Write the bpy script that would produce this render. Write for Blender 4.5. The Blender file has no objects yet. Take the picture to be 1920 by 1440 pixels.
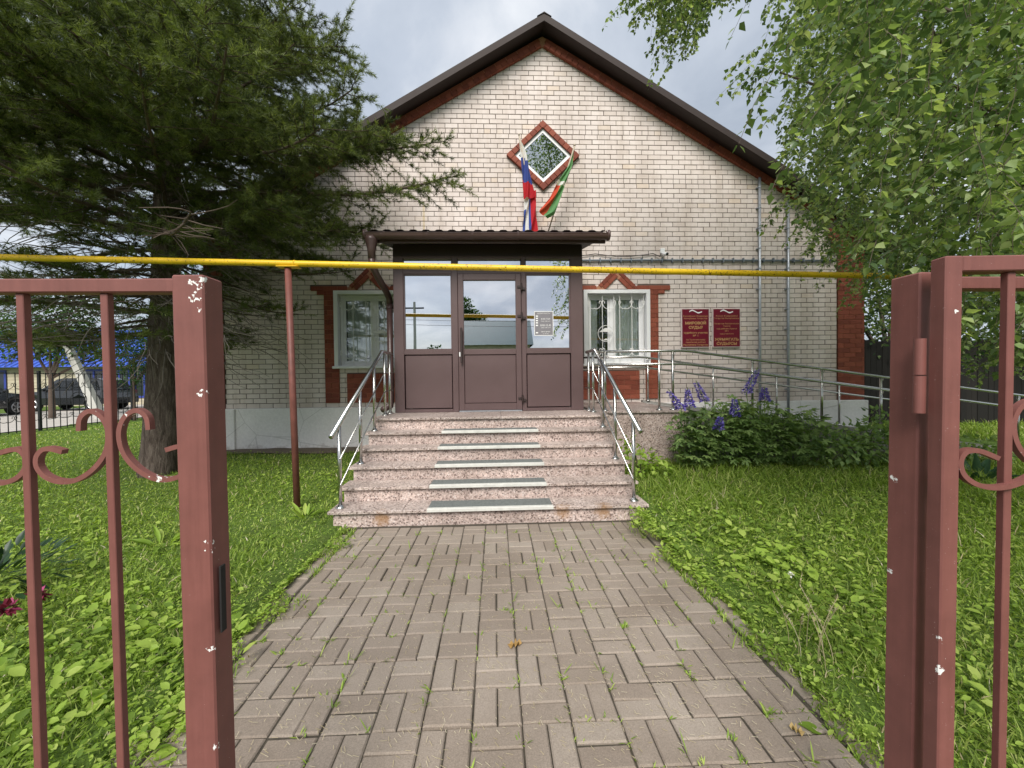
import bpy, math, random
import numpy as np
from mathutils import Vector, Matrix

random.seed(7)
rng = np.random.default_rng(11)
R = math.radians
sc = bpy.context.scene
C = sc.collection

# ------------------------------------------------------------------ camera
CAM = np.array([-1.0288, -8.2574, 1.4525])
YAW, PITCH, ROLL, FPX = 0.04044, 0.01488, -0.01189, 755.0
cd = bpy.data.cameras.new('camera')
cd.sensor_width = 36.0
cd.lens = FPX / 1920.0 * 36.0
cd.clip_start = 0.05
cd.clip_end = 3000.0
cam = bpy.data.objects.new('camera', cd)
C.objects.link(cam)
F0 = Vector((math.sin(YAW), math.cos(YAW), 0))
R0 = Vector((math.cos(YAW), -math.sin(YAW), 0))
FW = F0 * math.cos(PITCH) + Vector((0, 0, -math.sin(PITCH)))
U0 = F0 * math.sin(PITCH) + Vector((0, 0, math.cos(PITCH)))
RT = R0 * math.cos(ROLL) + U0 * math.sin(ROLL)
UP = U0 * math.cos(ROLL) - R0 * math.sin(ROLL)
mw = Matrix.Identity(4)
for i in range(3):
    mw[i][0], mw[i][1], mw[i][2], mw[i][3] = RT[i], UP[i], -FW[i], CAM[i]
cam.matrix_world = mw
sc.camera = cam

# ------------------------------------------------------------------ world, sun, exposure
SUN_EL, SUN_AZ = 45.0, 192.0          # azimuth clockwise from +Y: behind the camera
world = bpy.data.worlds.new('World')
sc.world = world
world.use_nodes = True
wn, wl = world.node_tree.nodes, world.node_tree.links
wn.clear()
out = wn.new('ShaderNodeOutputWorld')
bg = wn.new('ShaderNodeBackground')
sky = wn.new('ShaderNodeTexSky')
sky.sky_type = 'NISHITA'
sky.sun_disc = False
sky.sun_elevation = R(SUN_EL)
sky.sun_rotation = R(SUN_AZ)
sky.air_density = 1.2
sky.dust_density = 1.5
geo = wn.new('ShaderNodeTexCoord')
sep = wn.new('ShaderNodeSeparateXYZ')
wl.new(geo.outputs['Generated'], sep.inputs[0])
zc = wn.new('ShaderNodeMath'); zc.operation = 'MAXIMUM'; zc.inputs[1].default_value = 0.0
wl.new(sep.outputs[2], zc.inputs[0])
za = wn.new('ShaderNodeMath'); za.operation = 'ADD'; za.inputs[1].default_value = 0.28
wl.new(zc.outputs[0], za.inputs[0])
dx = wn.new('ShaderNodeMath'); dx.operation = 'DIVIDE'
wl.new(sep.outputs[0], dx.inputs[0]); wl.new(za.outputs[0], dx.inputs[1])
dy = wn.new('ShaderNodeMath'); dy.operation = 'DIVIDE'
wl.new(sep.outputs[1], dy.inputs[0]); wl.new(za.outputs[0], dy.inputs[1])
cmb = wn.new('ShaderNodeCombineXYZ')
wl.new(dx.outputs[0], cmb.inputs[0]); wl.new(dy.outputs[0], cmb.inputs[1])
n1 = wn.new('ShaderNodeTexNoise')
n1.inputs['Scale'].default_value = 1.7
n1.inputs['Detail'].default_value = 9.0
n1.inputs['Roughness'].default_value = 0.55
n1.inputs['Distortion'].default_value = 0.35
wl.new(cmb.outputs[0], n1.inputs['Vector'])
cr = wn.new('ShaderNodeValToRGB')
e = cr.color_ramp.elements
e[0].position = 0.30; e[0].color = (2.35, 2.72, 3.3, 1)
e[1].position = 0.70; e[1].color = (6.0, 6.1, 6.3, 1)
m = e.new(0.5); m.color = (3.5, 3.85, 4.4, 1)
wl.new(n1.outputs['Fac'], cr.inputs[0])
n2 = wn.new('ShaderNodeTexNoise')
n2.inputs['Scale'].default_value = 0.9
n2.inputs['Detail'].default_value = 5.0
wl.new(cmb.outputs[0], n2.inputs['Vector'])
cr2 = wn.new('ShaderNodeValToRGB')
cr2.color_ramp.elements[0].position = 0.33; cr2.color_ramp.elements[0].color = (0.72, 0.72, 0.72, 1)
cr2.color_ramp.elements[1].position = 0.5; cr2.color_ramp.elements[1].color = (1, 1, 1, 1)
wl.new(n2.outputs['Fac'], cr2.inputs[0])
mx = wn.new('ShaderNodeMixRGB')
wl.new(cr2.outputs[0], mx.inputs[0]); wl.new(sky.outputs[0], mx.inputs[1]); wl.new(cr.outputs[0], mx.inputs[2])
wl.new(mx.outputs[0], bg.inputs[0])
bg.inputs[1].default_value = 0.0545
wl.new(bg.outputs[0], out.inputs[0])

sd = bpy.data.lights.new('sun', 'SUN')
sd.energy = 1.5
sd.angle = R(30)
sd.color = (1.0, 0.95, 0.88)
sun = bpy.data.objects.new('sun', sd)
C.objects.link(sun)
az, el = R(SUN_AZ), R(SUN_EL)
to_sun = Vector((math.sin(az) * math.cos(el), math.cos(az) * math.cos(el), math.sin(el)))
sun.rotation_euler = to_sun.to_track_quat('Z', 'Y').to_euler()
sun.location = to_sun * 40

vs = sc.view_settings
vs.view_transform = 'Standard'
vs.look = 'None'
vs.exposure = 1.70
vs.gamma = 1.0
vs.use_curve_mapping = False

# ------------------------------------------------------------------ materials
def _new(name):
    m = bpy.data.materials.new(name)
    m.use_nodes = True
    n = m.node_tree.nodes
    n.clear()
    return m, n, m.node_tree.links

def _rand(n, l):
    a = n.new('ShaderNodeAttribute'); a.attribute_name = 'rnd'
    o = n.new('ShaderNodeObjectInfo')
    s = n.new('ShaderNodeMath'); s.operation = 'ADD'
    l.new(a.outputs['Fac'], s.inputs[0]); l.new(o.outputs['Random'], s.inputs[1])
    f = n.new('ShaderNodeMath'); f.operation = 'FRACT'
    l.new(s.outputs[0], f.inputs[0])
    return f.outputs[0]

def _ramp(n, l, src, stops):
    r = n.new('ShaderNodeValToRGB')
    r.color_ramp.elements[0].position = stops[0][0]; r.color_ramp.elements[0].color = (*stops[0][1], 1)
    r.color_ramp.elements[1].position = stops[-1][0]; r.color_ramp.elements[1].color = (*stops[-1][1], 1)
    for p, c in stops[1:-1]:
        q = r.color_ramp.elements.new(p); q.color = (*c, 1)
    l.new(src, r.inputs[0])
    return r.outputs[0]

def _noise(n, l, scale, detail=4, rough=0.5, coord='Object', dist=0.0, sc3=None):
    t = n.new('ShaderNodeTexCoord')
    src = t.outputs[coord] if coord != 'World' else None
    if coord == 'World':
        g = n.new('ShaderNodeNewGeometry'); src = g.outputs['Position']
    if sc3:
        mp = n.new('ShaderNodeMapping'); mp.inputs['Scale'].default_value = sc3
        l.new(src, mp.inputs[0]); src = mp.outputs[0]
    x = n.new('ShaderNodeTexNoise')
    x.inputs['Scale'].default_value = scale; x.inputs['Detail'].default_value = detail
    x.inputs['Roughness'].default_value = rough; x.inputs['Distortion'].default_value = dist
    l.new(src, x.inputs['Vector'])
    return x.outputs['Fac']

def _mix(n, l, fac, a, b, mode='MIX'):
    x = n.new('ShaderNodeMixRGB'); x.blend_type = mode
    for sock, v in ((0, fac), (1, a), (2, b)):
        if isinstance(v, (int, float)): x.inputs[sock].default_value = v
        elif isinstance(v, tuple): x.inputs[sock].default_value = (*v, 1)
        else: l.new(v, x.inputs[sock])
    return x.outputs[0]

def _math(n, l, op, a, b=0.0):
    x = n.new('ShaderNodeMath'); x.operation = op
    for i, v in enumerate((a, b)):
        if isinstance(v, (int, float)): x.inputs[i].default_value = v
        else: l.new(v, x.inputs[i])
    return x.outputs[0]

def _finish(m, n, l, col, rough=0.6, metal=0.0, bump=None, bstr=0.3, bdist=0.01, spec=0.5, coat=0.0):
    p = n.new('ShaderNodeBsdfPrincipled')
    o = n.new('ShaderNodeOutputMaterial')
    if isinstance(col, tuple): p.inputs['Base Color'].default_value = (*col, 1)
    else: l.new(col, p.inputs['Base Color'])
    if isinstance(rough, (int, float)): p.inputs['Roughness'].default_value = rough
    else: l.new(rough, p.inputs['Roughness'])
    p.inputs['Metallic'].default_value = metal
    p.inputs['Specular IOR Level'].default_value = spec
    p.inputs['Coat Weight'].default_value = coat
    if bump is not None:
        b = n.new('ShaderNodeBump')
        b.inputs['Strength'].default_value = bstr; b.inputs['Distance'].default_value = bdist
        l.new(bump, b.inputs['Height']); l.new(b.outputs[0], p.inputs['Normal'])
    l.new(p.outputs[0], o.inputs[0])
    return m

def mat_var(name, stops, scale=20, blotch=1.2, amt=0.25, rough=0.8, bump=0.3, bdist=0.003, coord='World', spec=0.4, streak=False, splash=False):
    """stone-like: per-piece colour from a ramp, fine grain and large weather blotches"""
    m, n, l = _new(name)
    col = _ramp(n, l, _rand(n, l), stops)
    g = _noise(n, l, scale * 6, 5, 0.65, coord)
    b = _noise(n, l, blotch, 5, 0.6, coord, 0.4)
    gm = _ramp(n, l, g, [(0.3, (1 - amt, 1 - amt, 1 - amt)), (0.7, (1 + amt * .4,) * 3)])
    bm = _ramp(n, l, b, [(0.3, (1 - amt * .7, 1 - amt * .75, 1 - amt * .8)), (0.65, (1.04, 1.04, 1.04))])
    col = _mix(n, l, 1.0, col, gm, 'MULTIPLY')
    col = _mix(n, l, 1.0, col, bm, 'MULTIPLY')
    if streak:       # rain streaks and one rusty drip from the gable
        w_ = _noise(n, l, 3.2, 5, .6, 'World', 0, (1.0, 1.0, .09))
        col = _mix(n, l, 1.0, col, _ramp(n, l, w_, [(.36, (.86, .84, .81)), (.56, (1.02, 1.02, 1.02))]), 'MULTIPLY')
        gp_ = n.new('ShaderNodeNewGeometry'); sx_ = n.new('ShaderNodeSeparateXYZ'); l.new(gp_.outputs['Position'], sx_.inputs[0])
        dx_ = _math(n, l, 'ABSOLUTE', _math(n, l, 'ADD', sx_.outputs[0], 2.44))
        dz_ = _math(n, l, 'ABSOLUTE', _math(n, l, 'SUBTRACT', sx_.outputs[2], 4.55))
        k_ = _math(n, l, 'MULTIPLY', _math(n, l, 'LESS_THAN', dx_, .022), _math(n, l, 'LESS_THAN', dz_, .42))
        col = _mix(n, l, _math(n, l, 'MULTIPLY', k_, .45), col, (.52, .38, .12))
    if splash:       # mud splashed up from the ground, hairline cracks
        gp_ = n.new('ShaderNodeNewGeometry'); sx_ = n.new('ShaderNodeSeparateXYZ'); l.new(gp_.outputs['Position'], sx_.inputs[0])
        k_ = _math(n, l, 'ADD', _math(n, l, 'MULTIPLY', sx_.outputs[2], -2.6), _math(n, l, 'MULTIPLY', _noise(n, l, 7, 6, .7, 'World'), 1.25))
        col = _mix(n, l, _ramp(n, l, k_, [(.22, (0, 0, 0)), (.5, (.55, .55, .55))]), col, (.30, .25, .19))
        vc = n.new('ShaderNodeTexVoronoi'); vc.feature = 'DISTANCE_TO_EDGE'; vc.inputs['Scale'].default_value = .9
        l.new(gp_.outputs['Position'], vc.inputs['Vector'])
        col = _mix(n, l, _ramp(n, l, vc.outputs['Distance'], [(.003, (.4, .4, .4)), (.006, (0, 0, 0))]), col, (.3, .29, .27))
    return _finish(m, n, l, col, rough, 0, g, bump, bdist, spec)

def mat_plain(name, col, rough=0.5, metal=0.0, amt=0.12, scale=6.0, bump=0.0, spec=0.5, coat=0.0, coord='Object'):
    m, n, l = _new(name)
    g = _noise(n, l, scale, 6, 0.6, coord, 0.3)
    cm = _mix(n, l, 1.0, col, _ramp(n, l, g, [(0.25, (1 - amt,) * 3), (0.75, (1 + amt * .5,) * 3)]), 'MULTIPLY')
    rr = _math(n, l, 'ADD', _math(n, l, 'MULTIPLY', g, 0.16), rough - 0.08)
    return _finish(m, n, l, cm, rr, metal, g if bump else None, bump, 0.004, spec, coat)

def mat_leaf(name, stops, trans=0.35, rough=0.5, spec=0.35):
    m, n, l = _new(name)
    col = _ramp(n, l, _rand(n, l), stops)
    p = n.new('ShaderNodeBsdfPrincipled')
    l.new(col, p.inputs['Base Color'])
    p.inputs['Roughness'].default_value = rough
    p.inputs['Specular IOR Level'].default_value = spec
    t = n.new('ShaderNodeBsdfTranslucent')
    l.new(_mix(n, l, 1.0, col, (1.25, 1.3, 0.6), 'MULTIPLY'), t.inputs[0])
    x = n.new('ShaderNodeMixShader'); x.inputs[0].default_value = trans
    l.new(p.outputs[0], x.inputs[1]); l.new(t.outputs[0], x.inputs[2])
    o = n.new('ShaderNodeOutputMaterial'); l.new(x.outputs[0], o.inputs[0])
    return m

def mat_glass(name, refl, tint=(0.8, 0.85, 0.86), gcol=(0.95, 0.97, 1.0), rough=0.0):
    m, n, l = _new(name)
    t = n.new('ShaderNodeBsdfTransparent'); t.inputs[0].default_value = (*tint, 1)
    g = n.new('ShaderNodeBsdfGlossy'); g.inputs['Color'].default_value = (*gcol, 1); g.inputs['Roughness'].default_value = rough
    f = n.new('ShaderNodeFresnel'); f.inputs[0].default_value = 1.5
    fac = _math(n, l, 'MAXIMUM', f.outputs[0], refl)
    # faint waviness of real panes
    w = _noise(n, l, 1.6, 2, 0.5, 'Object')
    b = n.new('ShaderNodeBump'); b.inputs['Strength'].default_value = 0.012; b.inputs['Distance'].default_value = 0.02
    l.new(w, b.inputs['Height']); l.new(b.outputs[0], g.inputs['Normal'])
    x = n.new('ShaderNodeMixShader')
    l.new(fac, x.inputs[0]); l.new(t.outputs[0], x.inputs[1]); l.new(g.outputs[0], x.inputs[2])
    o = n.new('ShaderNodeOutputMaterial'); l.new(x.outputs[0], o.inputs[0])
    return m

def mat_paint(name, col, chips, rough=0.5, chipcol=(0.8, 0.8, 0.78), grime=0.2):
    """oil paint on steel with chips at given local spots (x, z, radius)"""
    m, n, l = _new(name)
    t = n.new('ShaderNodeTexCoord')
    g = _noise(n, l, 9, 6, 0.6)
    base = _mix(n, l, 1.0, col, _ramp(n, l, g, [(0.3, (1 - grime,) * 3), (0.72, (1.06,) * 3)]), 'MULTIPLY')
    fine = _noise(n, l, 70, 4, 0.6)
    total = None
    for cx, cy, cz, rad in chips:
        v = n.new('ShaderNodeVectorMath'); v.operation = 'DISTANCE'
        l.new(t.outputs['Object'], v.inputs[0]); v.inputs[1].default_value = (cx, cy, cz)
        d = _math(n, l, 'DIVIDE', v.outputs['Value'], rad)
        s = _math(n, l, 'SUBTRACT', 1.0, d)
        total = s if total is None else _math(n, l, 'MAXIMUM', total, s)
    if total is not None:
        w = _math(n, l, 'ADD', _math(n, l, 'MULTIPLY', total, 0.19), _math(n, l, 'MULTIPLY', fine, 1.0))
        k = _ramp(n, l, w, [(0.66, (0, 0, 0)), (0.675, (1, 1, 1))])
        pos = _math(n, l, 'GREATER_THAN', total, 0.0)
        k2 = _math(n, l, 'MULTIPLY', k, pos)
        base = _mix(n, l, k2, base, chipcol)
    sp = _ramp(n, l, _noise(n, l, 230, 2, 0.5), [(0.745, (0, 0, 0)), (0.765, (1, 1, 1))])
    base = _mix(n, l, sp, base, (0.45, 0.36, 0.34))
    rust = _ramp(n, l, _noise(n, l, 34, 5, .7, 'Object', .3, (1, 1, .45)), [(.69, (0, 0, 0)), (.78, (.6, .6, .6))])
    base = _mix(n, l, rust, base, (.12, .045, .025))
    brush = _noise(n, l, 60, 4, 0.6, 'Object', 0, (1, 1, .06))
    base = _mix(n, l, 1.0, base, _ramp(n, l, brush, [(.3, (.90, .89, .89)), (.7, (1.06, 1.06, 1.06))]), 'MULTIPLY')
    return _finish(m, n, l, base, _math(n, l, 'ADD', _math(n, l, 'MULTIPLY', brush, .25), rough - .1), 0, brush, 0.25, 0.0015, 0.4)

M = {}
M['brick'] = mat_var('white_brick', [(0, (.63, .55, .505)), (.1, (.68, .602, .56)), (.55, (.705, .626, .588)), (.95, (.725, .65, .61)), (1, (.70, .59, .50))], 25, .9, .13, .75, .25, streak=True)
M['mortar'] = mat_plain('mortar', (.135, .105, .09), .9, amt=.3, scale=30, coord='Object')
M['red_brick'] = mat_var('red_brick', [(0, (.19, .045, .026)), (.4, (.245, .06, .033)), (1, (.30, .08, .045))], 25, 1.5, .2, .75, .3)
M['red_mortar'] = mat_plain('red_mortar', (.42, .20, .12), .9, amt=.25, scale=30)
M['plinth'] = mat_var('plinth_paint', [(0, (.82, .81, .79)), (1, (.82, .81, .79))], 4, 1.3, .1, .8, .25, .004, splash=True)
M['roof'] = mat_plain('brown_metal', (.042, .030, .027), .62, amt=.15, spec=.25)
M['soffit'] = mat_plain('dark_soffit', (.03, .019, .017), .55, amt=.1)
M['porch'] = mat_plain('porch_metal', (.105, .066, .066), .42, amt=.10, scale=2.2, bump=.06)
M['porch_dark'] = mat_plain('dark_metal_and_eave_shade', (.03, .017, .016), .45, amt=.1)  # door fittings, and the eave shade painted on the porch top beam
M['gutter'] = mat_plain('gutter_metal', (.085, .05, .047), .33, amt=.15, scale=9)
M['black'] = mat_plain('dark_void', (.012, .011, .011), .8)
M['white'] = mat_plain('white_plastic', (.78, .79, .80), .35, amt=.05)
M['curtain'] = mat_plain('pale_curtain', (.74, .75, .70), .85, amt=.12, scale=3)
M['steel'] = mat_plain('stainless_steel', (.58, .57, .55), .24, 1.0, .12, 12)
M['galv'] = mat_plain('galvanised', (.42, .45, .49), .42, .6, .15, 14)
M['conduit'] = mat_plain('grey_conduit', (.16, .19, .22), .5, .0, .15, 14)
M['iron'] = mat_plain('black_iron', (.018, .018, .02), .5, .3, .2, 8)
M['grille'] = mat_plain('grille_paint', (.78, .78, .76), .45, 0, .1, 8)
M['glass_porch'] = mat_glass('mirror_tint_glass', .80, (.35, .38, .4), (.86, .88, .92))
M['glass_win'] = mat_glass('window_glass', .14, (.92, .95, .95))
M['glass_attic'] = mat_glass('attic_glass', .62, (.05, .05, .06), (.8, .85, .88))
M['bark'] = None

def mat_granite(name, base, amt=1.0):
    m, n, l = _new(name)
    g = n.new('ShaderNodeNewGeometry')
    v = n.new('ShaderNodeTexVoronoi'); v.inputs['Scale'].default_value = 75
    l.new(g.outputs['Position'], v.inputs['Vector'])
    sp = n.new('ShaderNodeSeparateColor'); l.new(v.outputs['Color'], sp.inputs[0])
    col = _ramp(n, l, sp.outputs[0], [(0, (.16, .12, .11)), (.13, (.22, .165, .15)), (.2, tuple(c * .8 for c in base)), (.55, base), (.8, tuple(min(1, c * 1.25) for c in base)), (1, (.66, .6, .57))])
    f = _noise(n, l, 45, 5, .6, 'World')
    col = _mix(n, l, 1.0, col, _ramp(n, l, f, [(.3, (.72, .7, .7)), (.7, (1.12, 1.1, 1.1))]), 'MULTIPLY')
    b = _noise(n, l, 1.4, 6, .65, 'World', .6)
    col = _mix(n, l, 1.0, col, _ramp(n, l, b, [(.32, (.68, .66, .64)), (.6, (1.05, 1.05, 1.05))]), 'MULTIPLY')
    for c_ in ((-2.18, -4.22, .07), (-.36, -4.22, .10), (.05, -4.22, .1)):
        v2 = n.new('ShaderNodeVectorMath'); v2.operation = 'DISTANCE'
        l.new(g.outputs['Position'], v2.inputs[0]); v2.inputs[1].default_value = c_
        k = _math(n, l, 'ADD', _math(n, l, 'MULTIPLY', v2.outputs['Value'], -4.5), _math(n, l, 'MULTIPLY', _noise(n, l, 18, 4, .6, 'World'), 1.1))
        col = _mix(n, l, _ramp(n, l, k, [(.1, (0, 0, 0)), (.4, (.75, .75, .75))]), col, (.30, .165, .07))
    r = _rand(n, l)
    col = _mix(n, l, 1.0, col, _ramp(n, l, r, [(0, (.86, .86, .86)), (1, (1.08, 1.07, 1.06))]), 'MULTIPLY')
    return _finish(m, n, l, col, .45, 0, f, .05, .002)
M['granite'] = mat_granite('pink_granite', (.52, .425, .385))
M['granite_tread'] = mat_granite('worn_granite_tread', (.50, .425, .385))
M['mat'] = mat_plain('rubber_mat', (.15, .165, .16), .9, amt=.35, scale=40, bump=.6)
M['strip'] = mat_plain('white_strip', (.60, .60, .56), .6, amt=.2, scale=14)

def mat_pavers():
    m, n, l = _new('concrete_paver')
    col = _ramp(n, l, _rand(n, l), [(0, (.258, .213, .175)), (.35, (.284, .238, .198)), (.75, (.30, .253, .212)), (1, (.326, .28, .236))])
    g = _noise(n, l, 160, 5, .7, 'World')
    b = _noise(n, l, 1.1, 7, .65, 'World', .5)
    col = _mix(n, l, 1.0, col, _ramp(n, l, g, [(.28, (.7, .7, .7)), (.72, (1.2, 1.2, 1.2))]), 'MULTIPLY')
    col = _mix(n, l, 1.0, col, _ramp(n, l, b, [(.3, (.78, .76, .73)), (.62, (1.06, 1.06, 1.06))]), 'MULTIPLY')
    s = _ramp(n, l, _noise(n, l, 9, 5, .7, 'World'), [(.62, (0, 0, 0)), (.75, (.35, .35, .35))])
    col = _mix(n, l, s, col, (.33, .30, .27))
    return _finish(m, n, l, col, .88, 0, g, .45, .004, .3)
M['paver'] = mat_pavers()
M['sand'] = mat_plain('joint_sand', (.065, .055, .04), .95, amt=.5, scale=40, bump=.4)

def mat_ground():
    m, n, l = _new('lawn_soil')
    a = _noise(n, l, 2.5, 8, .65, 'World')
    b = _noise(n, l, 60, 5, .7, 'World')
    col = _ramp(n, l, a, [(.3, (.08, .12, .03)), (.55, (.11, .18, .035)), (.75, (.13, .17, .05))])
    col = _mix(n, l, 1.0, col, _ramp(n, l, b, [(.3, (.5, .5, .5)), (.7, (1.25, 1.25, 1.25))]), 'MULTIPLY')
    return _finish(m, n, l, col, .95, 0, b, .6, .02, .1)
M['ground'] = mat_ground()
M['soil'] = mat_var('dry_soil', [(0, (.17, .135, .095)), (1, (.17, .135, .095))], 8, 2.0, .4, .95, .6, .01)
M['road'] = mat_var('pale_gravel_road', [(0, (.50, .47, .43)), (1, (.50, .47, .43))], 6, .5, .25, .95, .4, .01)
M['concrete'] = mat_var('concrete', [(0, (.25, .24, .22)), (1, (.33, .32, .30))], 12, 1.0, .25, .9, .3, .004)
M['pale_concrete'] = mat_var('pale_concrete', [(0, (.52, .52, .48)), (1, (.52, .52, .48))], 12, 1.0, .25, .9, .3, .004)

def mat_bark():
    m, n, l = _new('pine_bark')
    a = _noise(n, l, 16, 7, .7, 'Object', .6, (1.4, 1.4, .28))
    b = _noise(n, l, 90, 4, .7, 'Object')
    col = _ramp(n, l, a, [(.3, (.05, .038, .032)), (.48, (.13, .10, .085)), (.62, (.21, .17, .145)), (.78, (.30, .25, .225))])
    col = _mix(n, l, 1.0, col, _ramp(n, l, b, [(.3, (.75, .75, .75)), (.7, (1.15, 1.15, 1.15))]), 'MULTIPLY')
    return _finish(m, n, l, col, .95, 0, a, 1.0, .05, .15)
M['bark'] = mat_bark()
M['twig'] = mat_plain('pine_twig', (.10, .072, .055), .9, amt=.3, scale=20)
M['dead_twig'] = mat_plain('grey_dead_twig', (.21, .18, .155), .9, amt=.3, scale=20)
M['birch_bark'] = mat_plain('birch_branch', (.13, .10, .075), .85, amt=.4, scale=15)
M['birch_trunk'] = mat_var('birch_trunk_bark', [(0, (.55, .53, .50)), (1, (.55, .53, .50))], 3, 4.0, .7, .8, .3, .01)
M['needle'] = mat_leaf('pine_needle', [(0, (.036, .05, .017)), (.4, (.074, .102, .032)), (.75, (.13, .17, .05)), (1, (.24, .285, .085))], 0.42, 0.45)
M['birch_leaf'] = mat_leaf('birch_leaf', [(0, (.08, .135, .055)), (.45, (.16, .24, .09)), (.8, (.26, .355, .135)), (1, (.46, .54, .24))], 0.45, 0.3, 0.6)
M['dark_leaf'] = mat_leaf('dark_leaf', [(0, (0.016, 0.044, 0.013)), (.6, (0.036, 0.086, 0.021)), (1, (0.098, 0.169, 0.033))], .38, .5)
M['blade'] = mat_leaf('grass_blade', [(0, (.16, .235, .04)), (.4, (.265, .385, .055)), (.8, (.37, .49, .085)), (1, (.50, .53, .19))], 0.42, 0.55)
M['weed'] = mat_leaf('weed_leaf', [(0, (.155, .245, .04)), (.45, (.26, .40, .055)), (.85, (.36, .50, .085)), (1, (.46, .56, .14))], 0.42, 0.5)
M['straw'] = mat_leaf('dry_straw', [(0, (.42, .35, .20)), (.6, (.55, .47, .32)), (1, (.66, .60, .46))], .2, .7)
M['delph_leaf'] = mat_leaf('delphinium_leaf', [(0, (.11, .18, .06)), (.6, (.20, .31, .095)), (1, (.32, .43, .15))], 0.35, 0.5)
M['delph_flower'] = mat_leaf('delphinium_flower', [(0, (.09, .06, .42)), (.6, (.19, .14, .65)), (1, (.45, .37, .85))], .3, .6)
M['hosta'] = mat_leaf('broad_leaf', [(0, (.03, .085, .04)), (1, (.07, .14, .065))], .2, .45)
M['plantain'] = mat_leaf('plantain_leaf', [(0, (.16, .26, .03)), (1, (.25, .36, .06))], .35, .45)
M['peony_leaf'] = mat_leaf('peony_leaf', [(0, (.012, .035, .015)), (1, (.03, .07, .025))], .2, .4)
M['peony'] = mat_leaf('peony_petal', [(0, (.12, .012, .03)), (.7, (.25, .03, .06)), (1, (.48, .08, .22))], .3, .6)
M['dry_leaf'] = mat_leaf('dry_leaf', [(0, (.36, .21, .07)), (1, (.52, .38, .16))], .2, .7)
M['white_petal'] = mat_leaf('white_petal', [(0, (.75, .75, .72)), (1, (.8, .8, .78))], .2, .7)

PAINT = (.205, .077, .066)

def mat_yellow():
    m, n, l = _new('yellow_gas_paint')
    g = n.new('ShaderNodeNewGeometry')
    sp = n.new('ShaderNodeSeparateXYZ'); l.new(g.outputs['Normal'], sp.inputs[0])
    a = _noise(n, l, 48, 5, .65, 'World')
    big = _noise(n, l, 1.3, 3, .5, 'World')
    # flaking is worse on the weather side and in patches along the pipe
    k = _math(n, l, 'ADD', a, _math(n, l, 'MULTIPLY', big, .22))
    mask = _ramp(n, l, k, [(.70, (0, 0, 0)), (.72, (1, 1, 1))])
    col = _mix(n, l, 1.0, (.80, .52, .014), _ramp(n, l, _noise(n, l, 6, 4, .6, 'World'), [(.3, (.82, .8, .7)), (.7, (1.05, 1.05, 1.1))]), 'MULTIPLY')
    col = _mix(n, l, mask, col, (.16, .085, .02))
    return _finish(m, n, l, col, .45, 0, a, .15, .003)
M['yellow'] = mat_yellow()
M['pole_paint'] = mat_paint('support_post_paint', (.20, .072, .058), [], .5, grime=.35)
M['flag_white'] = mat_leaf('flag_white', [(0, (.72, .72, .74)), (1, (.72, .72, .74))], .25, .8)
M['flag_blue'] = mat_leaf('flag_blue', [(0, (.045, .075, .30)), (1, (.045, .075, .30))], .2, .8)
M['flag_red'] = mat_leaf('flag_red', [(0, (.48, .018, .028)), (1, (.48, .018, .028))], .2, .8)
M['flag_green'] = mat_leaf('flag_green', [(0, (.12, .29, .12)), (1, (.12, .29, .12))], .25, .8)
M['flag_orange'] = mat_leaf('flag_orange_red', [(0, (.56, .075, .035)), (1, (.56, .075, .035))], .2, .8)
M['wood_pole'] = mat_plain('pole_wood', (.42, .36, .28), .7, amt=.2, scale=20)
M['sign_red'] = mat_plain('sign_crimson', (.155, .006, .022), .3, amt=.06, scale=2)
M['sign_frame'] = mat_plain('sign_frame', (.68, .58, .56), .5, amt=.1)
M['gold'] = mat_plain('gold_lettering', (.55, .33, .14), .4, amt=.1)
M['pale_print'] = mat_plain('white_print', (.82, .82, .82), .5, amt=.05)
M['notice'] = mat_plain('grey_notice', (.20, .19, .21), .5, amt=.1)
M['car_dark'] = mat_plain('dark_car_paint', (.035, .038, .042), .25, .3, .1, 3, coat=.6)
M['car_silver'] = mat_plain('silver_car_paint', (.36, .38, .40), .3, .5, .08, 3, coat=.5)
M['tyre'] = mat_plain('tyre_rubber', (.018, .018, .018), .85)
M['rim'] = mat_plain('alloy_rim', (.55, .55, .56), .3, .8)
M['car_glass'] = mat_plain('car_glass', (.02, .025, .03), .06, 0, .05, spec=.9)
M['lamp'] = mat_plain('lamp_lens', (.55, .55, .55), .15)
M['blue_roof'] = mat_plain('blue_roof_sheet', (.04, .10, .48), .4, amt=.2, scale=3)
M['blue'] = mat_plain('blue_paint', (.03, .05, .28), .45)
M['pale_brick'] = mat_var('pale_far_brick', [(0, (.50, .44, .32)), (1, (.60, .55, .42))], 14, 2, .25, .85, .3)
M['teal'] = mat_plain('teal_roof_sheet', (.03, .11, .13), .4, amt=.15, scale=2)
M['shade_black_board'] = mat_var('shade_black_board', [(0, (.010, .009, .008)), (1, (.018, .015, .013))], 8, 2, .3, .9, .3)  # near black stands in for the deep shade beside the building

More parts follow.
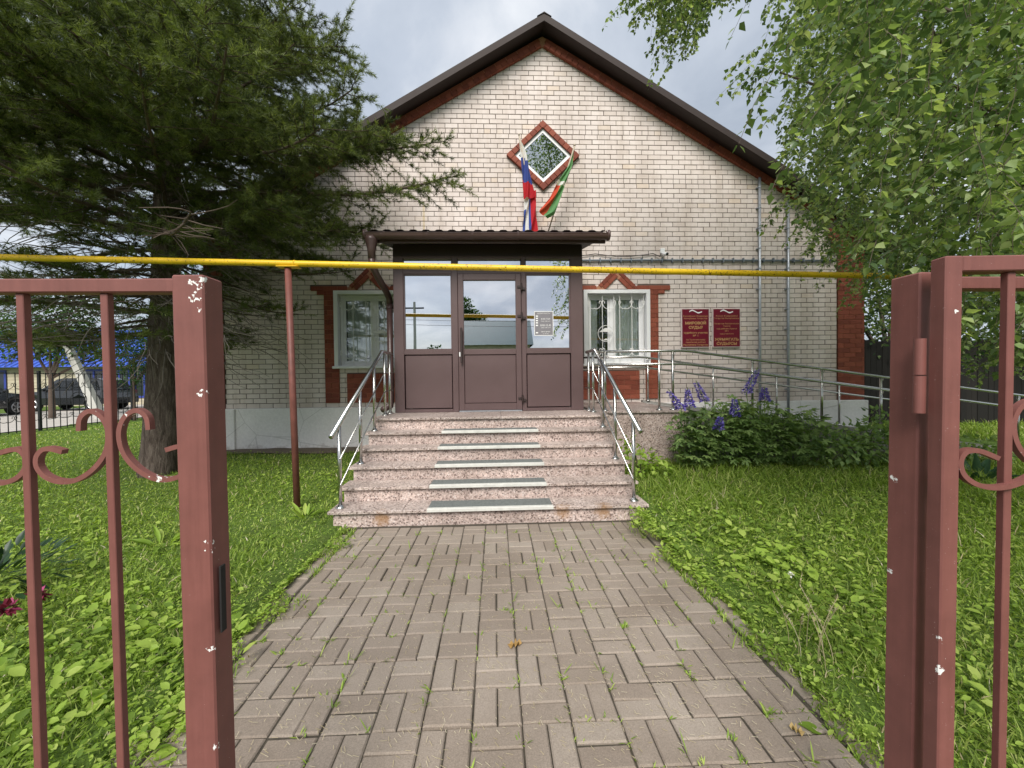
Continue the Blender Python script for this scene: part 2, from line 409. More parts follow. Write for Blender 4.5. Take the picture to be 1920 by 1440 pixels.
# ------------------------------------------------------------------ mesh helpers
class MB:
    def __init__(s):
        s.v, s.f, s.m, s.r = [], [], [], []
    def add(s, verts, faces, mi=0, rnd=None):
        b = len(s.v)
        s.v.extend(verts)
        for f in faces:
            s.f.append([b + i for i in f]); s.m.append(mi)
        if rnd is None: rnd = 0.0
        s.r.extend([rnd] * len(verts))
    def box(s, x0, y0, z0, x1, y1, z1, mi=0, rnd=None):
        if x0 > x1: x0, x1 = x1, x0
        if y0 > y1: y0, y1 = y1, y0
        if z0 > z1: z0, z1 = z1, z0
        v = [(x0, y0, z0), (x1, y0, z0), (x1, y1, z0), (x0, y1, z0), (x0, y0, z1), (x1, y0, z1), (x1, y1, z1), (x0, y1, z1)]
        s.add(v, [(0, 3, 2, 1), (4, 5, 6, 7), (0, 1, 5, 4), (1, 2, 6, 5), (2, 3, 7, 6), (3, 0, 4, 7)], mi, rnd)
    def cbox(s, x0, y0, z0, x1, y1, z1, b=0.004, mi=0, rnd=None):
        if x0 > x1: x0, x1 = x1, x0
        if y0 > y1: y0, y1 = y1, y0
        if z0 > z1: z0, z1 = z1, z0
        b = min(b, (x1 - x0) * .45, (y1 - y0) * .45, (z1 - z0) * .45)
        lo, hi = (x0, y0, z0), (x1, y1, z1)
        V, idx = [], {}
        for sx in (0, 1):
            for sy in (0, 1):
                for sz in (0, 1):
                    sg = (sx, sy, sz)
                    for ax in range(3):
                        p = []
                        for k in range(3):
                            base = hi[k] if sg[k] else lo[k]
                            if k != ax: base += -b if sg[k] else b
                            p.append(base)
                        idx[(sg, ax)] = len(V); V.append(tuple(p))
        Fc = []
        def q(a): Fc.append(tuple(a))
        for ax in range(3):
            o1, o2 = (ax + 1) % 3, (ax + 2) % 3
            for sd_ in (0, 1):
                c = []
                for a1, a2 in ((0, 0), (1, 0), (1, 1), (0, 1)):
                    sg = [0, 0, 0]; sg[ax] = sd_; sg[o1] = a1; sg[o2] = a2
                    c.append(idx[(tuple(sg), ax)])
                q(c if sd_ else c[::-1])
            for a1 in (0, 1):
                for a2 in (0, 1):
                    s0 = [0, 0, 0]; s0[o1] = a1; s0[o2] = a2
                    s1 = list(s0); s1[ax] = 1
                    s0, s1 = tuple(s0), tuple(s1)
                    c = [idx[(s0, o1)], idx[(s1, o1)], idx[(s1, o2)], idx[(s0, o2)]]
                    q(c if (a1 == a2) else c[::-1])
        for sx in (0, 1):
            for sy in (0, 1):
                for sz in (0, 1):
                    sg = (sx, sy, sz)
                    c = [idx[(sg, 0)], idx[(sg, 1)], idx[(sg, 2)]]
                    q(c if (sx + sy + sz) % 2 else c[::-1])
        s.add(V, Fc, mi, rnd)
    def prism_y(s, poly, y0, y1, mi=0, rnd=None):
        """polygon in XZ (any order, convex) extruded along Y"""
        n = len(poly)
        a = sum(poly[i][0] * poly[(i + 1) % n][1] - poly[(i + 1) % n][0] * poly[i][1] for i in range(n))
        if a < 0: poly = poly[::-1]
        v = [(x, y0, z) for x, z in poly] + [(x, y1, z) for x, z in poly]
        f = [tuple(range(n)), tuple(range(2 * n - 1, n - 1, -1))]
        f += [(i, i + n, (i + 1) % n + n, (i + 1) % n) for i in range(n)]
        s.add(v, f, mi, rnd)
    def tube(s, pts, r, seg=8, mi=0, closed=False, cap=True, rnd=None, rr=None):
        pts = [Vector(p) for p in pts]
        n = len(pts)
        prev = None
        V, Fc = [], []
        for i, p in enumerate(pts):
            if closed: t = (pts[(i + 1) % n] - pts[i - 1])
            else: t = pts[min(i + 1, n - 1)] - pts[max(i - 1, 0)]
            if t.length < 1e-9: t = Vector((0, 0, 1))
            t.normalize()
            if prev is None:
                a = Vector((0, 0, 1)) if abs(t.z) < .9 else Vector((1, 0, 0))
                u = t.cross(a).normalized()
            else:
                u = prev - t * prev.dot(t)
                u = u.normalized() if u.length > 1e-6 else t.orthogonal().normalized()
            prev = u
            w = t.cross(u)
            rad = r if rr is None else rr[i]
            for k in range(seg):
                ang = 2 * math.pi * k / seg
                V.append(tuple(p + (u * math.cos(ang) + w * math.sin(ang)) * rad))
        rings = n if closed else n - 1
        for i in range(rings):
            j = (i + 1) % n
            for k in range(seg):
                k2 = (k + 1) % seg
                Fc.append((i * seg + k, i * seg + k2, j * seg + k2, j * seg + k))
        if cap and not closed:
            Fc.append(tuple(range(seg))[::-1]); Fc.append(tuple((n - 1) * seg + k for k in range(seg)))
        s.add(V, Fc, mi, rnd)
    def bar(s, pts, w, d, mi=0):
        """rectangular bar swept along points lying in an XZ plane; w in plane, d along Y"""
        V, Fc = [], []
        n = len(pts)
        for i, p in enumerate(pts):
            a, b = pts[max(i - 1, 0)], pts[min(i + 1, n - 1)]
            t = Vector((b[0] - a[0], b[2] - a[2])).normalized()
            nx, nz = -t.y, t.x
            for sx, sy in ((-1, -1), (1, -1), (1, 1), (-1, 1)):
                V.append((p[0] + nx * sx * w / 2, p[1] + sy * d / 2, p[2] + nz * sx * w / 2))
        for i in range(n - 1):
            for k in range(4):
                k2 = (k + 1) % 4
                Fc.append((i * 4 + k, i * 4 + k2, (i + 1) * 4 + k2, (i + 1) * 4 + k))
        Fc += [(3, 2, 1, 0), tuple((n - 1) * 4 + k for k in range(4))]
        s.add(V, Fc, mi)
    def mesh(s, name, mats, smooth=False):
        me = bpy.data.meshes.new(name)
        me.from_pydata([tuple(map(float, v)) for v in s.v], [], s.f)
        for m_ in (mats if isinstance(mats, (list, tuple)) else [mats]):
            me.materials.append(M[m_] if isinstance(m_, str) else m_)
        me.polygons.foreach_set('material_index', s.m)
        if any(s.r):
            at = me.attributes.new('rnd', 'FLOAT', 'POINT')
            at.data.foreach_set('value', s.r)
        if smooth: me.polygons.foreach_set('use_smooth', [True] * len(me.polygons))
        me.update()
        return me
    def build(s, name, mats, parent=None, smooth=False, loc=None):
        return put(name, s.mesh(name, mats, smooth), parent, loc)

def put(name, me, parent=None, loc=None):
    o = bpy.data.objects.new(name, me)
    C.objects.link(o)
    if loc is not None: o.location = loc
    if parent is not None: o.parent = parent
    return o

def thing(name, label, cat, loc=(0, 0, 0), group=None):
    o = bpy.data.objects.new(name, None)
    o.empty_display_size = .2
    C.objects.link(o)
    o.location = loc
    return tag(o, label, cat, group)

def tag(o, label=None, cat=None, group=None, kind=None):
    if label: o['label'] = label
    if cat: o['category'] = cat
    if group: o['group'] = group
    if kind: o['kind'] = kind
    return o

def one(name, mats, parent, fn, smooth=False, loc=None):
    mb = MB(); fn(mb)
    return mb.build(name, mats, parent, smooth, loc)

def np_mesh(name, V, Fa, mat, rnd=None, smooth=False, mats=None, mi=None):
    """V (n,3) array, Fa (m,k) int array of equal-sided faces"""
    me = bpy.data.meshes.new(name)
    n, (mcount, k) = len(V), Fa.shape
    me.vertices.add(n); me.vertices.foreach_set('co', np.asarray(V, np.float32).ravel())
    me.loops.add(mcount * k); me.loops.foreach_set('vertex_index', Fa.astype(np.int32).ravel())
    me.polygons.add(mcount)
    me.polygons.foreach_set('loop_start', np.arange(0, mcount * k, k, dtype=np.int32))
    me.polygons.foreach_set('loop_total', np.full(mcount, k, np.int32))
    for q in (mats or [mat]): me.materials.append(M[q])
    if mi is not None: me.polygons.foreach_set('material_index', mi.astype(np.int32))
    if rnd is not None:
        at = me.attributes.new('rnd', 'FLOAT', 'POINT')
        at.data.foreach_set('value', np.asarray(rnd, np.float32))
    if smooth: me.polygons.foreach_set('use_smooth', np.ones(mcount, bool))
    me.update(calc_edges=True)
    return me

def norm(a):
    return a / np.maximum(np.linalg.norm(a, axis=-1, keepdims=True), 1e-9)

def frames(d, roll=None, n=None):
    """orthonormal frames (n,3,3) rows = side, along, normal for directions d"""
    d = norm(d)
    ref = np.where(np.abs(d[:, 2:3]) < .95, np.array([[0, 0, 1.0]]), np.array([[1.0, 0, 0]]))
    s = norm(np.cross(d, ref)); u = np.cross(s, d)
    if roll is not None:
        c, q = np.cos(roll)[:, None], np.sin(roll)[:, None]
        s, u = s * c + u * q, u * c - s * q
    return np.stack([s, d, u], 1)

def scatter(T, Fa, pos, fr, scale, rnd):
    """instances of a template: T (k,3) columns = side, along, normal"""
    k = len(T); n = len(pos)
    sc_ = scale if np.ndim(scale) == 2 else np.repeat(np.asarray(scale)[:, None], 3, 1)
    L = T[None] * sc_[:, None, :]
    V = pos[:, None, :] + np.einsum('nkc,ncd->nkd', L, fr)
    FF = (Fa[None] + (np.arange(n) * k)[:, None, None]).reshape(-1, Fa.shape[1])
    return V.reshape(-1, 3), FF, np.repeat(rnd, k)

def join(parts):
    Vs, Fs, Rs, b = [], [], [], 0
    for V, F_, r in parts:
        Vs.append(V); Fs.append(F_ + b); Rs.append(r); b += len(V)
    return np.concatenate(Vs), np.concatenate(Fs), np.concatenate(Rs)

def smooth01(t): 
    t = np.clip(t, 0, 1); return t * t * (3 - 2 * t)

def gz(x, y):
    """ground height"""
    x, y = np.asarray(x, float), np.asarray(y, float)
    left = .015 + .075 * smooth01((y + 4.5) / 4.0)
    right = .02 + .13 * smooth01((y + 6.2) / 3.2)
    h = np.where(x < -1, left, right)
    h = h + .018 * np.sin(x * 1.7 + y) * np.sin(y * 1.3 - x * .6)
    inpath = (x > -2.56) & (x < .47)
    far = smooth01((np.hypot(x, y + 3) - 14) / 10)
    h = h * (1 - far) + .05 * far
    return np.where(inpath, -.05, h)

# text -> mesh
def text_mesh(name, body, size, mat, parent, loc, align='CENTER', bold=0.0, width=None):
    cu = bpy.data.curves.new(name, 'FONT')
    cu.body = body; cu.size = size; cu.align_x = align; cu.align_y = 'CENTER'
    cu.extrude = .0006; cu.offset = bold
    cu.resolution_u = 2
    tmp = bpy.data.objects.new('tmp_text', cu)
    C.objects.link(tmp)
    bpy.context.view_layer.update()
    dg = bpy.context.evaluated_depsgraph_get()
    me = bpy.data.meshes.new_from_object(tmp.evaluated_get(dg))
    w = tmp.dimensions.x
    bpy.data.objects.remove(tmp); bpy.data.curves.remove(cu)
    sx = (width / w) if (width and w > 1e-4) else 1.0
    me.transform(Matrix(((sx, 0, 0, 0), (0, 0, -1, 0), (0, 1, 0, 0), (0, 0, 0, 1))))
    me.materials.clear(); me.materials.append(M[mat])
    me.name = name
    return put(name, me, parent, loc)
# ================================================================== SETTING
# ---- ground: one sheet to the horizon, fine near the building
def axis(lo, hi, step, far):
    a = list(np.arange(lo, hi + 1e-6, step))
    l_, r_, k = [], [], 1.0
    while k < far:
        l_.append(lo - k); r_.append(hi + k); k *= 1.7
    return np.array(l_[::-1] + a + r_)
xs = np.sort(np.unique(np.concatenate([axis(-15, 11, .25, 1500), [-2.57, -2.555, .465, .48]])))
ys = axis(-12, 10, .25, 1500)
GX, GY = np.meshgrid(xs, ys)
GZ = gz(GX, GY)
GV = np.stack([GX, GY, GZ], -1).reshape(-1, 3)
nx_, ny_ = len(xs), len(ys)
ii, jj = np.meshgrid(np.arange(nx_ - 1), np.arange(ny_ - 1))
b0 = (jj * nx_ + ii).ravel()
GF = np.stack([b0, b0 + 1, b0 + nx_ + 1, b0 + nx_], 1)
tag(put('ground', np_mesh('ground', GV, GF, 'ground', smooth=True)), kind='structure')

def sheet(name, mat, x0, y0, x1, y1, z, n=12):
    X, Y_ = np.meshgrid(np.linspace(x0, x1, n), np.linspace(y0, y1, n))
    V = np.stack([X, Y_, np.full_like(X, z) if np.isscalar(z) else z(X, Y_)], -1).reshape(-1, 3)
    i, j = np.meshgrid(np.arange(n - 1), np.arange(n - 1)); b = (j * n + i).ravel()
    F_ = np.stack([b, b + 1, b + n + 1, b + n], 1)
    return tag(put(name, np_mesh(name, V, F_, mat)), kind='structure')
sheet('road', 'road', -24.0, -60, -14.9, 60, .085)
apron = sheet('pavement', 'soil', -7.2, -.62, -2.72, .02, lambda x, y: gz(x, y) + .018 + .006 * np.sin(x * 9), 24)

# ---- paved path: pavers in basket weave
BS = .209
pathroot = put('path', None); tag(pathroot, kind='structure')
one('sand_bed', 'sand', pathroot, lambda b: b.box(-2.545, -11.6, -.06, .455, -4.15, -.011))
def paver_mesh(lx, ly, name):
    mb = MB()
    h, c = .05, .006
    a, b_ = lx / 2, ly / 2
    v = [(-a, -b_, -h), (a, -b_, -h), (a, b_, -h), (-a, b_, -h), (-a, -b_, -c), (a, -b_, -c), (a, b_, -c), (-a, b_, -c),
         (-a + c, -b_ + c, 0), (a - c, -b_ + c, 0), (a - c, b_ - c, 0), (-a + c, b_ - c, 0)]
    f = [(0, 1, 5, 4), (1, 2, 6, 5), (2, 3, 7, 6), (3, 0, 4, 7), (4, 5, 9, 8), (5, 6, 10, 9), (6, 7, 11, 10), (7, 4, 8, 11), (8, 9, 10, 11)]
    mb.add(v, f)
    return mb
JT = .0065
pm_x = paver_mesh(BS - JT, BS / 2 - JT, 'paver').mesh('paver', 'paver')
pm_y = paver_mesh(BS / 2 - JT, BS - JT, 'paver').mesh('paver', 'paver')
slots = []
y_phase, x_phase = -6.593, -.936
for r_ in range(-23, 12):
    for c_ in range(-7, 6):
        x0, y0 = x_phase + c_ * BS, y_phase + r_ * BS
        if y0 > -4.3: continue
        if (c_ + r_) % 2 == 0:
            cells = [(x0 + BS / 2, y0 + BS * .25, 0), (x0 + BS / 2, y0 + BS * .75, 0)]
        else:
            cells = [(x0 + BS * .25, y0 + BS / 2, 1), (x0 + BS * .75, y0 + BS / 2, 1)]
        slots += cells
for k in range(-24, 12):
    y0 = y_phase + k * BS + .07
    if y0 > -4.35: continue
    slots.append((-2.399 - .018 - BS / 4, y0 + BS / 2, 1)); slots.append((.318 + .018 + BS / 4, y0 + BS / 2, 1))
def pvis(s):
    d = math.hypot(s[0] - CAM[0], s[1] - CAM[1])
    return d + (50 if s[1] < -6.95 else 0)
slots.sort(key=pvis)
rest = MB()
for i, (x, y, o) in enumerate(slots):
    if y > -4.33: continue
    dz = random.gauss(0, .0022) + .003 * math.sin(x * 3 + y * 2.2)
    tx, ty = random.gauss(0, .008), random.gauss(0, .008)
    jx, jy, jr = random.gauss(0, .0012), random.gauss(0, .0012), random.gauss(0, .006)
    if i < 300:
        q = put('paver', pm_y if o else pm_x, pathroot, (x + jx, y + jy, dz))
        q.rotation_euler = (tx, ty, jr)
    else:
        pmb = paver_mesh((BS / 2 if o else BS) - JT, (BS if o else BS / 2) - JT, 'p')
        rest.add([(v[0] + x + jx, v[1] + y + jy, v[2] + dz + v[0] * ty + v[1] * tx) for v in pmb.v], pmb.f, 0, random.random())
tag(rest.build('paving', 'paver', pathroot), kind='stuff')

# ================================================================== BUILDING
HW = 6.755
CZ, BL = .0985, .26          # course height, brick length pitch
J0 = 1.0                     # top of lowest course
def roof_z(x): return 8.50 - .60 * abs(x)
def trim_in(x): return 8.15 - .58 * abs(x)
bld = thing('brick_building', 'white brick gabled building with red brick trim and dark brown roof', 'building')

WINR = (.80, 1.70, 2.175, 3.225)     # x0 z0 x1 z1 of window frames
WINL = (-4.25, 1.70, -2.875, 3.225)
holes = [WINR, WINL]
# wall body (mortar colour), built round the two window openings
def wall_body(mb):
    y0, y1 = .007, .42
    xsplit = [-HW + .005, WINL[0], WINL[2], WINR[0], WINR[2], HW - .005]
    zt = 4.2
    for i in range(5):
        a, b_ = xsplit[i], xsplit[i + 1]
        if i in (1, 3):
            mb.box(a, y0, .86, b_, y1, 1.70); mb.box(a, y0, 3.225, b_, y1, zt)
        else:
            mb.box(a, y0, .86, b_, y1, zt)
    mb.prism_y([(-HW + .005, zt), (HW - .005, zt), (HW - .005, trim_in(HW) + .18), (0, 8.33), (-HW + .005, trim_in(HW) + .18)], y0, y1)
    # side and rear walls
    mb.box(-HW + .005, .421, .86, -HW + .4, 11, 4.3); mb.box(HW - .4, .421, .86, HW - .005, 11, 4.3); mb.box(-HW + .41, 10.6, .86, HW - .41, 11, 4.3)
one('wall', 'mortar', bld, wall_body)
def plinth(mb):
    mb.cbox(-HW - .045, -.05, -.3, HW + .045, .6, .903, .012)
    mb.cbox(-HW - .045, .6, -.3, HW + .045, 11.05, .903, .012)
    mb.cbox(HW - .55, -.085, -.3, HW + .075, .2, .897, .012)
    mb.cbox(-HW - .075, -.085, -.3, -HW + .55, .2, .897, .012)
one('plinth', 'plinth', bld, plinth)
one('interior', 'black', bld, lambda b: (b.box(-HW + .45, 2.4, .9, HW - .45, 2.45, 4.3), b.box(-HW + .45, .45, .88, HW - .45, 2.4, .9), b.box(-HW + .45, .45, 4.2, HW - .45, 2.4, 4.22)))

# exclusion rectangles for the white bricks (x0,z0,x1,z1)
EX = [(1.93, 3.24, 2.612, 3.335), (.69, 3.24, 1.05, 3.335), (-4.70, 3.24, -4.0, 3.335), (-3.12, 3.24, -2.74, 3.335), (.70, 1.70, 2.36, 3.24), (2.09, .99, 2.36, 1.70), (.70, .99, 1.955, 1.575), (2.0, 3.24, 2.612, 3.335), (2.3, 3.165, 2.5, 3.24),
      (-4.45, 1.70, -2.70, 3.24), (-4.45, .99, -4.17, 1.70), (-4.02, .99, -2.70, 1.575), (-4.70, 3.24, -4.2, 3.335), (-4.59, 3.165, -4.4, 3.24),
      (HW - .555, .5, HW + .1, 4.5), (-HW - .1, .5, -HW + .335, 4.5)]
def split_x(a, b_, z0, z1):
    segs = [(a, b_)]
    zm = (z0 + z1) / 2
    for ex in EX:
        if ex[1] - .01 < zm < ex[3] + .01:
            ns = []
            for s in segs:
                if ex[2] <= s[0] or ex[0] >= s[1]: ns.append(s); continue
                if ex[0] > s[0]: ns.append((s[0], ex[0]))
                if ex[2] < s[1]: ns.append((ex[2], s[1]))
            segs = ns
    return [s for s in segs if s[1] - s[0] > .03]
def clip_half(poly, f):
    o = []
    for i in range(len(poly)):
        a, b_ = poly[i], poly[(i + 1) % len(poly)]
        fa, fb = f(a), f(b_)
        if fa >= 0: o.append(a)
        if (fa >= 0) != (fb >= 0):
            t = fa / (fa - fb); o.append((a[0] + (b_[0] - a[0]) * t, a[1] + (b_[1] - a[1]) * t))
    return o
def brick_shape(mb, x0, z0, x1, z1, depth=.03, proud=0.0, rnd=None, c=.004):
    y = -proud
    v = [(x0, y + depth, z0), (x1, y + depth, z0), (x1, y + depth, z1), (x0, y + depth, z1),
         (x0, y + c, z0), (x1, y + c, z0), (x1, y + c, z1), (x0, y + c, z1),
         (x0 + c, y, z0 + c), (x1 - c, y, z0 + c), (x1 - c, y, z1 - c), (x0 + c, y, z1 - c)]
    f = [(0, 1, 5, 4), (1, 2, 6, 5), (2, 3, 7, 6), (3, 0, 4, 7), (4, 5, 9, 8), (5, 6, 10, 9), (6, 7, 11, 10), (7, 4, 8, 11), (8, 9, 10, 11)]
    mb.add(v, f, 0, rnd)
J = .0102                    # joint width
DCX, DCZ, DHX, DHZ = -.01, 5.965, .745, .70     # attic diamond
fulls, odd = [], MB()
for k in range(0, 75):
    z1 = J0 + k * CZ; z0 = z1 - CZ
    L = BL / 2 if k in (46, 56) else BL
    off = 6.205 + (0 if k % 2 == 0 else BL / 2) + (random.uniform(-.02, .02) if k > 20 else 0)
    n0 = int((off + HW) / L) + 2
    xx = off - n0 * L
    while xx < HW:
        a, b_ = xx, xx + L
        xx += L
        if random.random() < .006: continue_half = True
        zr0, zr1 = z0 + J / 2, z1 - J / 2
        for s0, s1 in split_x(a + J / 2, b_ - J / 2, z0, z1):
            xm = (s0 + s1) / 2
            if abs(xm - DCX) / (DHX - .02) + abs((z0 + z1) / 2 - DCZ) / (DHZ - .02) < .86: continue
            s0, s1 = max(s0, -HW), min(s1, HW)
            if s1 - s0 < .03: continue
            poly = [(s0, zr0), (s1, zr0), (s1, zr1), (s0, zr1)]
            full = (s1 - s0) > BL - J - .002 and all(p[1] < trim_in(p[0]) + .05 for p in poly)
            jit = random.gauss(0, .0015)
            if full:
                fulls.append(((s0 + s1) / 2 + random.gauss(0, .0015), (zr0 + zr1) / 2 + random.gauss(0, .0008), jit))
                continue
            if all(p[1] < trim_in(p[0]) + .05 for p in poly):
                brick_shape(odd, s0, zr0, s1, zr1, proud=jit, rnd=random.random())
            else:
                pc = clip_half(poly, lambda p: 8.2 - .58 * p[0] - p[1])
                if len(pc) > 2: pc = clip_half(pc, lambda p: 8.2 + .58 * p[0] - p[1])
                if len(pc) > 2: odd.prism_y(pc, -jit, .03, 0, random.random())
def hidden(b):
    x, z, _ = b
    return (-2.95 < x < .55 and z < 3.75) or x < -5.6 or (x < -3.9 and z > 3.0)
fulls.sort(key=lambda b: (1000 if hidden(b) else 0) + math.dist((b[0], 0, b[1]), CAM))
fb = MB(); brick_shape(fb, -(BL - J) / 2, -(CZ - J) / 2, (BL - J) / 2, (CZ - J) / 2)
fbm = fb.mesh('brick', 'brick')
for i, (x, z, jit) in enumerate(fulls):
    if i < 300:
        put('brick', fbm, bld, (x, -jit, z))
    else:
        odd.add([(v[0] + x, v[1] - jit, v[2] + z) for v in fb.v], fb.f, 0, random.random())
tag(odd.build('brickwork', 'brick', bld), kind='stuff')

# ---- red trim
red_cache = {}
def red_brick(parent, x, z, w, h, proud, ang=0.0, depth=.05):
    key = (round(w, 3), round(h, 3), round(depth, 3))
    if key not in red_cache:
        mb = MB(); brick_shape(mb, -w / 2, -h / 2, w / 2, h / 2, depth, 0, None, .003); red_cache[key] = mb.mesh('brick', 'red_brick')
    o = put('brick', red_cache[key], parent, (x, -proud - random.uniform(0, .002), z))
    o.rotation_euler = (0, -ang, 0)
    return o
def red_field(parent, x0, z0, x1, z1, proud, bond=BL):
    """courses of red bricks filling a rectangle"""
    n = max(1, round((z1 - z0) / CZ)); ch = (z1 - z0) / n
    for k in range(n):
        z = z0 + (k + .5) * ch
        cuts = [x0]; x = x0 + (bond if k % 2 == 0 else bond / 2)
        while x < x1 - .04: cuts.append(x); x += bond
        cuts.append(x1)
        for a, b_ in zip(cuts, cuts[1:]):
            red_brick(parent, (a + b_) / 2, z, round(b_ - a - .006, 3), ch - .006, proud)
def back(name, parent, rects, mat='red_mortar', y0=-.022, y1=.02):
    for a, b_, c, d in rects: one(name, mat, parent, lambda mb: mb.box(a, y0, b_, c, y1, d))

# gable trim: two rows following the slope on each side
gt = put('gable_trim', None, bld)
ANG = math.atan(.58)
def gbed(mb):
    for s in (1, -1):
        a = [(0, 8.155), (s * 6.3, 8.155 - .58 * 6.3), (s * 6.3, 8.35 - .58 * 6.3), (0, 8.35)]
        mb.prism_y(a, -.045 if s > 0 else -.0455, .02)
one('mortar_bed', 'red_mortar', gt, gbed)
for s in (1, -1):
    for row, (dz, pr, ln) in enumerate(((.052, .075, .13), (.155, .05, .26))):
        t = .05 + (.02 * row)
        while t < 7.2:
            x = (t + ln / 2) * math.cos(ANG)
            z = 8.155 - .58 * x + dz
            red_brick(gt, s * x, z, ln - .008, .09 if row == 0 else .082, pr, -s * ANG, .10)
            t += ln

def window_surround(x0, x1, cx, side, xo, xi, px0, px1, tip):
    """red brick frame round a window; side = +1 outer side is right"""
    ws = put('window_surround', None, bld)
    r = []
    def fld(a, b_, c, d, bond=BL):
        a, c = min(a, c), max(a, c)
        r.append((a + .002, b_ + .002, c - .002, d - .002)); red_field(ws, a, b_, c, d, .03, bond)
    fld(xi, .99, xo, 1.70)                          # lower outer strip
    fld(x1 if side > 0 else x0, 1.70, xo, 3.24, .13)     # jamb
    fld(px0, .99, px1, 1.575)                       # panel under the window
    fld(min(tip, cx - side * .45), 3.24, max(tip, cx - side * .45), 3.335) if False else None
    a, b_ = sorted((cx + side * .42, tip)); fld(a, 3.24, b_, 3.335)
    a, b_ = sorted((cx - side * .42, cx - side * .80)); fld(a, 3.24, b_, 3.335)
    a, b_ = sorted((xo, xo + side * .135)); fld(a, 3.165, b_, 3.24)
    back('mortar_bed', ws, r)
    # chevron: two rows of bricks at 45 degrees
    def bed(mb):
        p = [(cx, 3.49), (cx + sg * .26, 3.23), (cx + sg * .49, 3.23), (cx, 3.72)]
        mb.prism_y(p, -.021 if sg > 0 else -.0205, .02)
    for sg in (1, -1): one('mortar_bed', 'red_mortar', ws, bed)
    for s in (1, -1):
        for row in range(2):
            dd = .042 + row * .085
            ox, oz = cx + s * dd * .707, 3.49 + dd * .707
            t0 = (.0 if s > 0 else -dd)
            lens = [.24, .14] if row == 0 else [.17, .25, .08]
            t = -dd if s < 0 else (-dd + .085 if row == 0 else -dd + .085)
            t = -dd + (.0 if s < 0 else .085)
            for ln in lens:
                if ox + s * (t + ln) * .707 - cx > 99: break
                mx_, mz_ = ox + s * (t + ln / 2) * .707, oz - (t + ln / 2) * .707
                if mz_ - .0 > 3.2: red_brick(ws, mx_, mz_, ln - .008, .077, .032, -s * math.pi / 4)
                t += ln
    return ws
window_surround(WINR[0], WINR[2], 1.49, 1, 2.36, 2.09, .72, 1.955, 2.612)
window_surround(WINL[0], WINL[2], -3.5625, -1, -4.45, -4.17, -4.02, -2.72, -4.70)

# corner quoins
for s in (1, -1):
    q = put('quoin', None, bld)
    a, b_ = (HW - .555, HW + .025) if s > 0 else (-HW - .025, -HW + .335)
    red_field(q, a, .905, b_, 4.0, .035)
    for k, ex in enumerate((.07, .15, .24)):
        aa, bb = (a - ex, b_ + .03 * k) if s > 0 else (a - .03 * k, b_ + ex)
        red_field(q, aa, 4.0 + k * CZ * (2 if k else 1) - (CZ if k else 0), bb, 4.0 + (2 * k + 1) * CZ, .05 + .03 * k)
    one('mortar_bed', 'red_mortar', q, lambda mb: mb.box(a + .003, -.026, .907, b_ - .003, .3, 4.49))

# attic diamond window
dw = put('attic_window', None, bld)
side_len = math.hypot(DHX, DHZ)
for qx, qz in ((1, 1), (1, -1), (-1, 1), (-1, -1)):
    nb = 8
    a0 = math.atan2(DHZ, DHX)
    for k in range(nb):
        t = (k + .5) / nb
        # centre line of the surround sits 5.5 cm inside the outer edge
        ex, ez = DHX * (1 - t), DHZ * t
        nxn, nzn = DHZ / side_len, DHX / side_len
        x = DCX + qx * (ex - nxn * .055); z = DCZ + qz * (ez - nzn * .055)
        red_brick(dw, x, z, side_len / nb - .007, .105, .075, -qx * qz * a0, .11)
def dia(mb, o, i, y0, y1):
    """diamond ring between insets o and i (metres measured along the axes)"""
    po = [(DCX + DHX - o, DCZ), (DCX, DCZ + DHZ - o * DHZ / DHX), (DCX - DHX + o, DCZ), (DCX, DCZ - DHZ + o * DHZ / DHX)]
    pi_ = [(DCX + DHX - i, DCZ), (DCX, DCZ + DHZ - i * DHZ / DHX), (DCX - DHX + i, DCZ), (DCX, DCZ - DHZ + i * DHZ / DHX)]
    for k in range(4):
        k2 = (k + 1) % 4
        mb.prism_y([po[k], po[k2], pi_[k2], pi_[k]], y0, y1)
one('mortar_bed', 'red_mortar', dw, lambda mb: dia(mb, .012, .15, -.06, .02))
one('frame', 'white', dw, lambda mb: dia(mb, .151, .25, -.03, .02))
def dpane(mb):
    i = .22
    mb.prism_y([(DCX + DHX - i, DCZ), (DCX, DCZ + DHZ - i * .94), (DCX - DHX + i, DCZ), (DCX, DCZ - DHZ + i * .94)], -.012, .004)
one('pane', 'glass_attic', dw, dpane)

